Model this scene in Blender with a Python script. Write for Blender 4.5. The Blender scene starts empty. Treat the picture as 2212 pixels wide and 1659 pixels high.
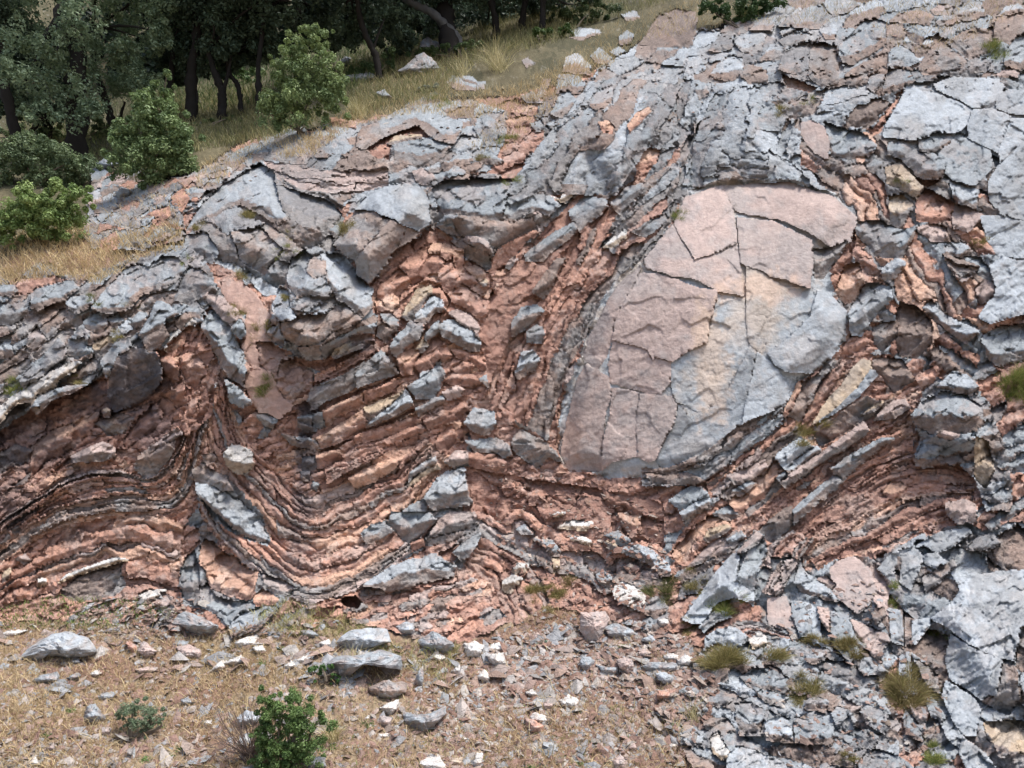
import bpy, math, random, re
import numpy as np
from mathutils import Matrix, Vector
rng = np.random.RandomState(7); random.seed(7)
SC = bpy.context.scene
EXPO = 0.66
# ---------------------------------------------------------------- camera, sky, sun, exposure
PITCH = math.radians(10); TH = .662
cam = bpy.data.objects.new('camera', bpy.data.cameras.new('camera')); SC.collection.objects.link(cam)
cam.data.sensor_width = 36; cam.data.lens = 18 / TH; cam.data.clip_end = 500; cam.data.clip_start = .1
cam.location = (0, 0, 1.6); cam.rotation_euler = (math.pi / 2 + PITCH, 0, 0); SC.camera = cam
wd = bpy.data.worlds.new('World'); SC.world = wd; wd.use_nodes = True
SUN_EL, SUN_AZ = math.radians(66), math.radians(125)      # direction the light comes from: high, from behind the camera on the right
nt = wd.node_tree; bg = nt.nodes['Background']
sky = nt.nodes.new('ShaderNodeTexSky'); sky.sky_type = 'NISHITA'; sky.sun_disc = False
sky.sun_elevation = SUN_EL; sky.sun_rotation = SUN_AZ; sky.air_density = 1.0; sky.dust_density = 3.5; sky.ozone_density = 1
nt.links.new(sky.outputs[0], bg.inputs[0]); bg.inputs[1].default_value = .125
sl = bpy.data.lights.new('sun', 'SUN'); sl.energy = 2.5; sl.angle = math.radians(16); sl.color = (1, .965, .91)
so = bpy.data.objects.new('sun', sl); SC.collection.objects.link(so)
sd_ = Vector((math.sin(SUN_AZ) * math.cos(SUN_EL), math.cos(SUN_AZ) * math.cos(SUN_EL), math.sin(SUN_EL)))
so.rotation_euler = sd_.to_track_quat('Z', 'Y').to_euler()
SC.view_settings.view_transform = 'Standard'; SC.view_settings.look = 'None'
SC.view_settings.exposure = EXPO; SC.view_settings.gamma = 1; SC.view_settings.use_curve_mapping = False
SC.cycles.max_bounces = 5; SC.cycles.diffuse_bounces = 4; SC.cycles.transparent_max_bounces = 4
# ---------------------------------------------------------------- noise helpers
R1 = np.random.RandomState(11).rand(65536).astype(np.float32)
def hsh(ix, iy, s):
    return ((ix * 73856093) ^ (iy * 19349663) ^ (s * 83492791)) & 0xffff
def vn(x, y, s=0):
    xi = np.floor(x).astype(np.int64); yi = np.floor(y).astype(np.int64)
    fx = (x - xi); fy = (y - yi); fx = fx * fx * (3 - 2 * fx); fy = fy * fy * (3 - 2 * fy)
    a = R1[hsh(xi, yi, s)]; b = R1[hsh(xi + 1, yi, s)]; c = R1[hsh(xi, yi + 1, s)]; d = R1[hsh(xi + 1, yi + 1, s)]
    return ((a + (b - a) * fx) * (1 - fy) + (c + (d - c) * fx) * fy) * 2 - 1
def fbm(x, y, o=4, s=0):
    r = 0; a = .5
    for k in range(o):
        r = r + a * vn(x * 2 ** k, y * 2 ** k, s + k * 17); a *= .5
    return r
def voro(x, y, s=0):
    xi = np.floor(x).astype(np.int64); yi = np.floor(y).astype(np.int64)
    d1 = np.full(x.shape, 9., np.float32); d2 = d1.copy(); hh = np.zeros(x.shape, np.int64); ox = np.zeros(x.shape, np.float32); oy = ox.copy()
    for dx in (-1, 0, 1):
        for dy in (-1, 0, 1):
            cx = xi + dx; cy = yi + dy; h = hsh(cx, cy, s)
            ax = x - (cx + .5 + .42 * (2 * R1[h] - 1)); ay = y - (cy + .5 + .42 * (2 * R1[(h * 7 + 13) & 0xffff] - 1))
            d = np.sqrt(ax * ax + ay * ay); m = d < d1
            d2 = np.where(m, d1, np.minimum(d2, d)); d1 = np.where(m, d, d1)
            hh = np.where(m, (cx & 0xffff) * 65536 + (cy & 0xffff), hh); ox = np.where(m, ax, ox); oy = np.where(m, ay, oy)
    return hh, d2 - d1, ox, oy
def rnd(hh, k):
    return R1[((hh * 2654435761 + k * 40503) >> 7) & 0xffff]
def sms(a, b, x):
    t = np.clip((x - a) / (b - a), 0, 1); return t * t * (3 - 2 * t)
# ---------------------------------------------------------------- the smooth lie of the land: distance in metres over the photograph's plane
CP = [(0,1659,5.2),(700,1659,5.2),(1400,1659,5.3),(2212,1659,5.0),(0,1500,6.0),(700,1500,6.1),(1400,1480,6.3),(1800,1480,6.1),(2212,1450,5.9),
(0,1350,7.3),(500,1350,7.2),(900,1340,7.3),(1300,1300,7.5),(1700,1300,7.1),(2212,1200,6.9),(0,1100,7.8),(400,1100,7.9),(650,1050,8.1),(1100,1000,8.7),
(1250,1000,8.7),(1500,1000,8.3),(1800,1000,8.2),(2212,950,7.8),(0,850,8.5),(300,800,8.4),(650,750,8.4),(900,650,9.1),(1200,700,9.3),(1500,600,9.2),
(1800,600,9.2),(2212,600,8.9),(0,600,9.6),(400,480,10.1),(800,450,10.1),(1200,400,10.5),(1600,350,10.6),(2212,250,10.6),(100,450,11.5),(400,350,12),
(700,290,11.8),(900,230,12.6),(1200,130,13.6),(1500,60,14),(2212,0,12.8),(0,330,15),(200,330,15.5),(500,250,16),(800,150,17),(1000,90,18),(1300,20,18),
(0,200,21),(500,130,21.5),(0,0,30),(700,0,27),(-150,1800,4.4),(1100,1850,4.3),(2350,1800,4.3),(-150,900,8.2),(2350,700,8.4),(-150,-130,38),(1000,-130,34),(2350,-130,16)]
CP = np.array(CP, float)
def _tk(r2): return np.where(r2 > 0, r2 * np.log(r2 + 1e-12), 0)
_P = CP[:, :2] / 1000; _n = len(_P)
_K = _tk(((_P[:, None] - _P[None]) ** 2).sum(-1)) + np.eye(_n) * .002
_M = np.zeros((_n + 3, _n + 3)); _M[:_n, :_n] = _K; _M[:_n, _n] = 1; _M[:_n, _n + 1:] = _P; _M[_n, :_n] = 1; _M[_n + 1:, :_n] = _P.T
_w = np.linalg.solve(_M, np.concatenate([np.log(CP[:, 2]), [0, 0, 0]]))
STEP = 2.5
us = np.arange(-118, 2332, STEP); vs = np.arange(-130, 1792, STEP)
NX, NY = len(us), len(vs)
cu = np.arange(-140, 2370, 20.); cv = np.arange(-150, 1830, 20.)
CU, CV = np.meshgrid(cu, cv); Q = np.stack([CU.ravel(), CV.ravel()], 1) / 1000
YC = np.exp(_tk(((Q[:, None] - _P[None]) ** 2).sum(-1)) @ _w[:_n] + _w[_n] + Q @ _w[_n + 1:]).reshape(CU.shape)
def bil(G, x, y):
    xi = np.clip(np.floor(x).astype(int), 0, G.shape[1] - 2); yi = np.clip(np.floor(y).astype(int), 0, G.shape[0] - 2)
    fx = x - xi; fy = y - yi
    return (G[yi, xi] * (1 - fx) + G[yi, xi + 1] * fx) * (1 - fy) + (G[yi + 1, xi] * (1 - fx) + G[yi + 1, xi + 1] * fx) * fy
U, V = np.meshgrid(us, vs); U = U.astype(np.float32); V = V.astype(np.float32)
YB = bil(YC, (U + 140) / 20, (V + 150) / 20).astype(np.float32)
PXM = YB * (2 * TH / 2212)                                # metres per unit at that distance
cp_, sp_ = math.cos(PITCH), math.sin(PITCH)
def world(u, v, Y):
    x = (u - 1106) / 1106 * TH * Y; z = -(v - 829.5) / 1106 * TH * Y
    return np.stack([x, Y * cp_ - z * sp_, Y * sp_ + z * cp_ + 1.6], -1)
# ---------------------------------------------------------------- rock relief fields
def facets(sc, s, an=0., asp=1.):
    c, n = math.cos(an), math.sin(an)
    x = (U * c - V * n) / (sc * asp); y = (U * n + V * c) / sc
    x = x + .25 * fbm(U / sc, V / sc, 2, s + 5); y = y + .25 * fbm(U / sc, V / sc, 2, s + 9)
    hh, e, ox, oy = voro(x, y, s)
    return ((rnd(hh, 1) - .5) * 1.5 * ox + (rnd(hh, 2) - .5) * 1.5 * oy + (rnd(hh, 3) - .5) * .8).astype(np.float32), e.astype(np.float32)
F1, E1 = facets(46, 3, .5, 1.6); F2, E2 = facets(17, 4, .6, 1.6); F3, E3 = facets(8, 8, .5, 1.5)
N1 = fbm(U / 90, V / 90, 4, 1); N2 = fbm(U / 26, V / 26, 4, 2); N3 = fbm(U / 8, V / 8, 3, 3); N4 = vn(U / 2.7, V / 2.7, 4); N5 = fbm(U / 38, V / 30, 5, 71)
WX = 5 * fbm(U / 22, V / 22, 3, 21) + 1.6 * vn(U / 5, V / 5, 22); WY = 5 * fbm(U / 22, V / 22, 3, 31) + 1.6 * vn(U / 5, V / 5, 32)
_c, _s = math.cos(.65), math.sin(.65); WR = (1 - np.abs(fbm((U * _c - V * _s) / 50, (U * _s + V * _c) / 11, 3, 81)) * 2.5).astype(np.float32)
def terr(x, y, k, s):
    q = fbm(x, y, 3, s) * k; f = np.floor(q); return ((f + sms(.7, 1., q - f)) / k).astype(np.float32)
TE = terr((U * _c - V * _s) / 60, (U * _s + V * _c) / 22, 9, 141) + .5 * terr((U * _c - V * _s) / 26, (U * _s + V * _c) / 12, 6, 151)
PIT = np.minimum(0, fbm(U / 12, V / 12, 3, 55) + .12)
PAL = dict(g=((.31,.34,.365),(.25,.245,.25),(.35,.285,.26)), G=((.385,.42,.455),(.31,.325,.34),(.385,.36,.35)), b=((.27,.215,.19),(.31,.295,.29),(.37,.26,.21)),
 r=((.50,.29,.22),(.40,.25,.205),(.46,.37,.33)), o=((.60,.385,.285),(.50,.32,.245),(.54,.43,.37)), t=((.52,.41,.30),(.42,.34,.27),(.55,.49,.42)),
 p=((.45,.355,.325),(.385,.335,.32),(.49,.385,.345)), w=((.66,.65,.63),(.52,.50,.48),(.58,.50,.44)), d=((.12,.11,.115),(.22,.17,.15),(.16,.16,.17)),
 m=((.37,.215,.17),(.43,.26,.205),(.33,.225,.19)), q=((.48,.325,.27),(.39,.265,.225),(.45,.38,.345)), u=((.35,.325,.30),(.42,.335,.30),(.31,.30,.29)),
 x=((.40,.44,.475),(.50,.44,.39),(.44,.45,.455)), c=((.62,.49,.38),(.50,.48,.47),(.60,.42,.31)), s=((.28,.18,.13),(.24,.14,.105),(.33,.25,.17)), y=((.31,.235,.16),(.26,.165,.12),(.36,.28,.18)), k=((.085,.08,.045),(.14,.12,.07),(.19,.165,.10)))
STY = list(PAL); PA = np.array([PAL[k][0] for k in STY], np.float32); PB = np.array([PAL[k][1] for k in STY], np.float32); PC = np.array([PAL[k][2] for k in STY], np.float32)
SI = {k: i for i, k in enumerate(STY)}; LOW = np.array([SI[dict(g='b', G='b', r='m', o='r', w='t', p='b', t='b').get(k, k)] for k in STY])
H = (.02 * N1).astype(np.float32); PID = np.zeros(U.shape, np.int32); COL = np.zeros(U.shape + (3,), np.float32); OWN = np.zeros(U.shape, np.int16)
def colour(sl, st, off=0., jit=1., q=1.):
    """st: index array (or int) into the palette; off shifts the blotches, jit scales the tone"""
    n = .55 * N2[sl] + .8 * N1[sl] + .12 * N3[sl]; m = sms(-.2, .32, n + off - .03)[..., None]
    a = PA[st]; b = PB[st]
    c = a * (1 - m) + b * m
    m3 = sms(.12, .28, N5[sl] + .12 * N4[sl] + .2 * F3[sl])[..., None] * (.45 * q); c = c * (1 - m3) + PC[st] * m3
    fl = sms(.62, .9, N4[sl] * .7 + N3[sl])[..., None] * .22 * q; c = c * (1 - fl) + np.array((.5, .47, .44)) * fl
    v = (1 + q * (.13 * N3[sl] + .09 * N4[sl] + .07 * F3[sl])) * jit
    return np.clip(c * np.asarray(v)[..., None], .02, .8)
owners = []; pieces = []
def poly_sd(px, py, x, y):
    """signed distance (inside positive) of a polygon"""
    ins = np.zeros(x.shape, bool); dm = np.full(x.shape, 1e9, np.float32); n = len(px)
    for i in range(n):
        x0, y0, x1, y1 = px[i], py[i], px[(i + 1) % n], py[(i + 1) % n]
        ex, ey = x1 - x0, y1 - y0; L = ex * ex + ey * ey + 1e-9
        t = np.clip(((x - x0) * ex + (y - y0) * ey) / L, 0, 1); dm = np.minimum(dm, (x - x0 - t * ex) ** 2 + (y - y0 - t * ey) ** 2)
        if y0 != y1:
            c = ((y0 > y) != (y1 > y)); ins ^= c & (x < (y - y0) / (y1 - y0) * ex + x0)
    return np.where(ins, 1, -1) * np.sqrt(dm)
def bbox(px, py, m=12):
    i0 = max(0, int((min(px) - us[0] - m) / STEP)); i1 = min(NX, int((max(px) - us[0] + m) / STEP) + 2)
    j0 = max(0, int((min(py) - vs[0] - m) / STEP)); j1 = min(NY, int((max(py) - vs[0] + m) / STEP) + 2)
    return (slice(j0, j1), slice(i0, i1)) if i1 > i0 + 2 and j1 > j0 + 2 else None
def colt(mask):
    """for every cell of the mask: 0 at the top of its column, 1 at the bottom; and the column's height"""
    rows = np.arange(mask.shape[0])[:, None]; any_ = mask.any(0)
    top = np.where(any_, mask.argmax(0), 0).astype(float); bot = np.where(any_, mask.shape[0] - 1 - mask[::-1].argmax(0), 0).astype(float)
    k = 9; ker = np.ones(k)
    w = np.convolve(any_.astype(float), ker, 'same') + 1e-6
    ts = np.convolve(top * any_, ker, 'same') / w; bs = np.convolve(bot * any_, ker, 'same') / w
    ln = np.maximum(bs - ts, 1)
    return np.clip((rows - ts) / ln, 0, 1), np.broadcast_to(ln * STEP, mask.shape)
def prof(t, T, ridge, s1=.75, s2=.75):
    T = np.minimum(T, 90)
    return np.where(t < ridge, -(ridge - t) * T * s1, -(t - ridge) * T * s2)
def new_piece(owner, name, label=None, solo=None):
    pieces.append((owner, name, label, solo)); return 1000 + len(pieces) - 1
# ---------------------------------------------------------------- directives
def d_region(o, st, h, px, py):
    sl = bbox(px, py)
    if sl is None: return
    sd = poly_sd(px, py, U[sl] + 1.6 * WX[sl], V[sl] + 1.6 * WY[sl]); m = sd > 0
    if owners[o][0] == 'bigslab': hh = h + .02 * F1[sl] + .008 * TE[sl] + .006 * F2[sl]
    elif st in 'yks':
        hh = h + .05 * N1[sl] + .05 * N2[sl] + .022 * N3[sl] + .022 * F3[sl]
    else:
        hh = h + .07 * F1[sl] + .04 * F2[sl] + .014 * F3[sl] + .045 * TE[sl]
    hh = H[sl] * (1 - sms(0, 14, sd)) + hh * sms(0, 14, sd)
    H[sl] = np.where(m, hh, H[sl]); OWN[sl][m] = o; PID[sl][m] = o
    c = colour(sl, SI[st]); COL[sl][m] = c[m]
def d_voro(o, L, S, ang, mix, h, gap, px=None, py=None, seed=0):
    if px is None: sl = (slice(0, NY), slice(0, NX)); js, is_ = np.where(OWN == o); sl = (slice(js.min(), js.max() + 1), slice(is_.min(), is_.max() + 1)); m = OWN[sl] == o
    else:
        sl = bbox(px, py)
        if sl is None: return
        m = poly_sd(px, py, U[sl] + 1.5 * WX[sl], V[sl] + 1.5 * WY[sl]) > 0
    a = math.radians(ang); c, s = math.cos(a), math.sin(a)
    u = U[sl] + 1.5 * WX[sl]; v = V[sl] + 1.5 * WY[sl]
    x = (u * c - v * s) / L; y = (u * s + v * c) / S                # long axis rises to the right by ang
    hh, e, ox, oy = voro(x, y, seed); eS = e * S
    pxm = PXM[sl]
    h = h * .8; n = len(mix); si = np.array([SI[k] for k in mix])[np.minimum((rnd(hh, 5) * n).astype(int), n - 1)]
    rh = h + (rnd(hh, 1) - .45) * (h * .45 + .04)
    tilt = (ox * L * (rnd(hh, 2) - .5) * .3 + oy * S * (rnd(hh, 3) - .5) * .7)
    up = .35 * (ox * L * s * -1 + oy * S * c) + .65 * oy * S                              # + is downwards in the picture
    rid = (rnd(hh, 4) - .35) * S * .5
    pr = np.where(up < rid, (up - rid) * .75, (rid - up) * .8)
    hgt = rh + (tilt + pr) * pxm * (.9 if abs(h) > .04 else .6) - .018 * np.exp(-eS / 2) + .045 * F2[sl] + .016 * F3[sl] + .045 * TE[sl]
    if gap > 1.25: hgt = hgt + .10 * PIT[sl]
    mat = eS < gap * (.5 + .9 * N2[sl] + .7 * N3[sl])
    H0 = H[sl].copy()
    Hn = np.where(mat, rh - .022, hgt)
    H[sl] = np.where(m, Hn, H0)
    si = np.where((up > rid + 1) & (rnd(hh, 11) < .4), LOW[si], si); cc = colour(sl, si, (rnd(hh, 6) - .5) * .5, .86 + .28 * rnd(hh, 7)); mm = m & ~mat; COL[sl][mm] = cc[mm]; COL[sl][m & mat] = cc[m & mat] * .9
    PID[sl][m] = o; OWN[sl][m] = o
    # cells large enough in the picture become blocks of their own
    ids, inv = np.unique(hh[mm], return_inverse=True); cnt = np.bincount(inv, minlength=len(ids))
    big = cnt >= 30; newid = np.full(len(ids), o, np.int32)
    for k in np.where(big)[0]: newid[k] = new_piece(o, 'rock_block')
    PID[sl][mm] = newid[inv]
STONES = []
def d_block(o, st, h, ridge, px, py, label=None, solo=None, name=None):
    if solo: STONES.append((st, h, ridge, px, py, label, solo)); return
    sl = bbox(px, py)
    if sl is None: return
    A = (max(px) - min(px)) * (max(py) - min(py)); k = .3 if A < 1500 else .5 if A < 12000 else .75
    k = .35 if ridge >= .9 else k
    jag = np.round(fbm(U[sl] / 14, V[sl] / 14, 2, len(pieces) % 97) * 3) * 1.3
    sd = poly_sd(px, py, U[sl] + k * WX[sl] + k * jag, V[sl] + k * WY[sl] - k * jag); sd = sd + 2.6; m = sd > 0; h = h * (.45 if ridge >= .9 else .68)
    if m.sum() < 8: return
    t, T = colt(m); pxm = PXM[sl]; seed = len(pieces); r = R1[(seed * 97 + 5) % 65536], R1[(seed * 131 + 9) % 65536], R1[(seed * 57 + 3) % 65536]
    smooth = ridge >= .9; h = max(h, float(H[sl][m].mean()) + (.015 if smooth else .04)); uc, vc = np.mean(px), np.mean(py)
    tw = np.clip(t + .10 * N2[sl] + .12 * F2[sl], 0, 1)
    if smooth:
        gg = st in 'gGxb' and owners[o][0] != 'bigslab'; hgt = h + (.045 if gg else .022) * F1[sl] + (.024 if gg else .008) * F2[sl] + (.012 if gg else .005) * F3[sl] + (.03 if gg else .008) * TE[sl] + .003 * N3[sl] + (.014 if gg and owners[o][0] != 'bigslab' else .004) * WR[sl] + ((U[sl] - uc) * (r[0] - .5) * .12 + (V[sl] - vc) * (r[1] - .5) * .12) * pxm - .012 * np.exp(-sd / 1.5)
    else:
        hgt = h + prof(tw, T, ridge) * pxm + ((U[sl] - uc) * (r[0] - .5) * .35) * pxm + .065 * F1[sl] + .045 * F2[sl] + .012 * F3[sl] + .045 * TE[sl] - .012 * np.exp(-sd / 1.4)
    ring = sd < (.45 if smooth else .8) + 1.6 * N2[sl] + .9 * N3[sl]
    bed = hgt - (.025 if smooth else .04)
    H[sl] = np.where(m & ring, np.where(np.full(m.shape, solo is None), bed, H[sl]), np.where(m, hgt, H[sl]))
    mm = m & ~ring
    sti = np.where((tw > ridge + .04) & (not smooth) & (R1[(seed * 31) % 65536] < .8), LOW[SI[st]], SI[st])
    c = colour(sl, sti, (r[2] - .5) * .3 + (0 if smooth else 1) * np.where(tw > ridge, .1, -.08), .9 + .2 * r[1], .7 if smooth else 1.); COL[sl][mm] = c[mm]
    if solo is None: PID[sl][m & ring] = o; OWN[sl][m] = o
    nm = name or ('rock_slab' if smooth else 'rock_block')
    PID[sl][mm] = new_piece(o, nm, label, solo)
def d_carve(o, st, h, px, py):
    sl = bbox(px, py)
    if sl is None: return
    sd = poly_sd(px, py, U[sl] + .7 * WX[sl], V[sl] + .7 * WY[sl]); m = sd > 0
    base = -abs(h) if h < 0 else -h
    hgt = base + .05 * F2[sl] + .03 * F3[sl] + .02 * N3[sl]
    H[sl] = np.where(m, np.minimum(H[sl], hgt), H[sl]); COL[sl][m] = colour(sl, SI['m' if st == 'd' else st])[m]; PID[sl][m] = o; OWN[sl][m] = o
def resamp(P, m):
    P = np.array(P, float); d = np.r_[0, np.cumsum(np.hypot(*np.diff(P, axis=0).T))]; t = np.linspace(0, d[-1], m)
    Q = np.stack([np.interp(t, d, P[:, 0]), np.interp(t, d, P[:, 1])], 1)
    for _ in range(2):
        Q[1:-1] = .25 * Q[:-2] + .5 * Q[1:-1] + .25 * Q[2:]
    return Q
def d_pack(o, mix, n, h, A, B, seed):
    r = np.random.RandomState(seed)
    la = np.hypot(*np.diff(np.array(A), axis=0).T).sum(); lb = np.hypot(*np.diff(np.array(B), axis=0).T).sum()
    m = int(max(la, lb) / 14) + 3; A = resamp(A, m); B = resamp(B, m)
    X = np.r_[A[:, 0], B[:, 0]]; Y = np.r_[A[:, 1], B[:, 1]]; sl = bbox(X, Y)
    if sl is None: return
    x = U[sl] + .8 * WX[sl]; y = V[sl] + .8 * WY[sl]; S = np.full(x.shape, -1., np.float32); T = S.copy(); LEN = (la + lb) / 2
    def tri(p, q, w, sp, sq, sw, tp, tq, tw):
        j0 = max(0, int((min(p[1], q[1], w[1]) - V[sl][0, 0] - 9) / STEP)); j1 = int((max(p[1], q[1], w[1]) - V[sl][0, 0] + 9) / STEP) + 1
        i0 = max(0, int((min(p[0], q[0], w[0]) - U[sl][0, 0] - 9) / STEP)); i1 = int((max(p[0], q[0], w[0]) - U[sl][0, 0] + 9) / STEP) + 1
        if j1 <= j0 or i1 <= i0: return
        xx = x[j0:j1, i0:i1]; yy = y[j0:j1, i0:i1]
        den = (q[1] - w[1]) * (p[0] - w[0]) + (w[0] - q[0]) * (p[1] - w[1])
        if abs(den) < 1e-6: return
        a = ((q[1] - w[1]) * (xx - w[0]) + (w[0] - q[0]) * (yy - w[1])) / den; b = ((w[1] - p[1]) * (xx - w[0]) + (p[0] - w[0]) * (yy - w[1])) / den; c = 1 - a - b
        k = (a >= -.001) & (b >= -.001) & (c >= -.001)
        S[j0:j1, i0:i1][k] = (a * sp + b * sq + c * sw)[k]; T[j0:j1, i0:i1][k] = (a * tp + b * tq + c * tw)[k]
    for i in range(m - 1):
        s0, s1 = i / (m - 1) * LEN, (i + 1) / (m - 1) * LEN
        tri(A[i], A[i + 1], B[i], s0, s1, s0, 0, 0, 1); tri(B[i], A[i + 1], B[i + 1], s0, s1, s1, 1, 0, 1)
    msk = S >= 0
    th = np.hypot(*(A - B).T); TT = np.interp(S, np.linspace(0, LEN, m), th)                # local package thickness
    edges = np.r_[0, np.cumsum(.35 + r.rand(n))]; edges /= edges[-1]
    tw = T + (.55 / n) * fbm(S / 55, T * 4, 3, seed + 3) * 2 + (.06 / n) * vn(S / 7, T * n, seed + 5); tw = np.clip(tw, 0, .9999)
    li = np.clip(np.searchsorted(edges, tw.ravel()).reshape(tw.shape) - 1, 0, n - 1)
    tl = (tw - edges[li]) / (edges[li + 1] - edges[li]); thick = TT * (edges[li + 1] - edges[li])
    plen = (60 + 150 * r.rand(n)); off = r.rand(n) * 200
    ss = (S + off[li]) / plen[li] + .25 * vn(S / 20 + li * 7.3, T * 4, seed + 9); pi = np.floor(ss).astype(int); sf = ss - pi
    hh = (li * 4099 + pi * 17 + seed * 7919).astype(np.int64)
    e = np.minimum(np.minimum(tl, 1 - tl) * thick, np.minimum(sf, 1 - sf) * plen[li] * 1.2)
    ridge = .35 + .35 * rnd(hh, 4); pxm = PXM[sl]
    ki = np.array([SI[mix[(k + r.randint(0, 2)) % len(mix)]] for k in range(n)])[li]; ki = np.where(rnd(hh, 9) < .2, np.array([SI[k] for k in mix])[(rnd(hh, 10) * len(mix) * .999).astype(int)], ki)
    big_h = h + (rnd(hh, 1) - .4) * .09 + (R1[(li * 31 + seed) & 0xffff] - .5) * .09
    mac = np.minimum(thick, 30)
    hgt = big_h + prof(tl, mac, ridge, .75, .85) * pxm * (.75 + .9 * fbm(S / 45, T * n * .6, 2, seed + 13)) + .03 * F2[sl] + .012 * F3[sl] + .03 * TE[sl] + .045 * terr(S / 60, T * n * .9, 6, seed + 21) + .025 * fbm(S / 40, T * n * .8, 3, seed + 7) + .010 * vn(S / 50, T * n * 4, seed + 11) - .02 * np.exp(-e / 2)
    mat = e < .7 + 1.2 * N2[sl] + .8 * N3[sl]
    H0 = H[sl]; H[sl] = np.where(msk, np.where(mat, big_h - .035 - .04 * rnd(hh, 8) * (rnd(hh, 12) > .6), hgt), H0)
    mm = msk & ~mat
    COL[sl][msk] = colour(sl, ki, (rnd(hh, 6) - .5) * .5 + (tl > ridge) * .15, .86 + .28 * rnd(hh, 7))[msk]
    PID[sl][msk] = o; OWN[sl][msk] = o
    ids, inv = np.unique(hh[mm], return_inverse=True); cnt = np.bincount(inv, minlength=len(ids)); nid = np.full(len(ids), o, np.int32)
    for k in np.where(cnt >= 30)[0]: nid[k] = new_piece(o, 'rock_layer')
    PID[sl][mm] = nid[inv]
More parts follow.
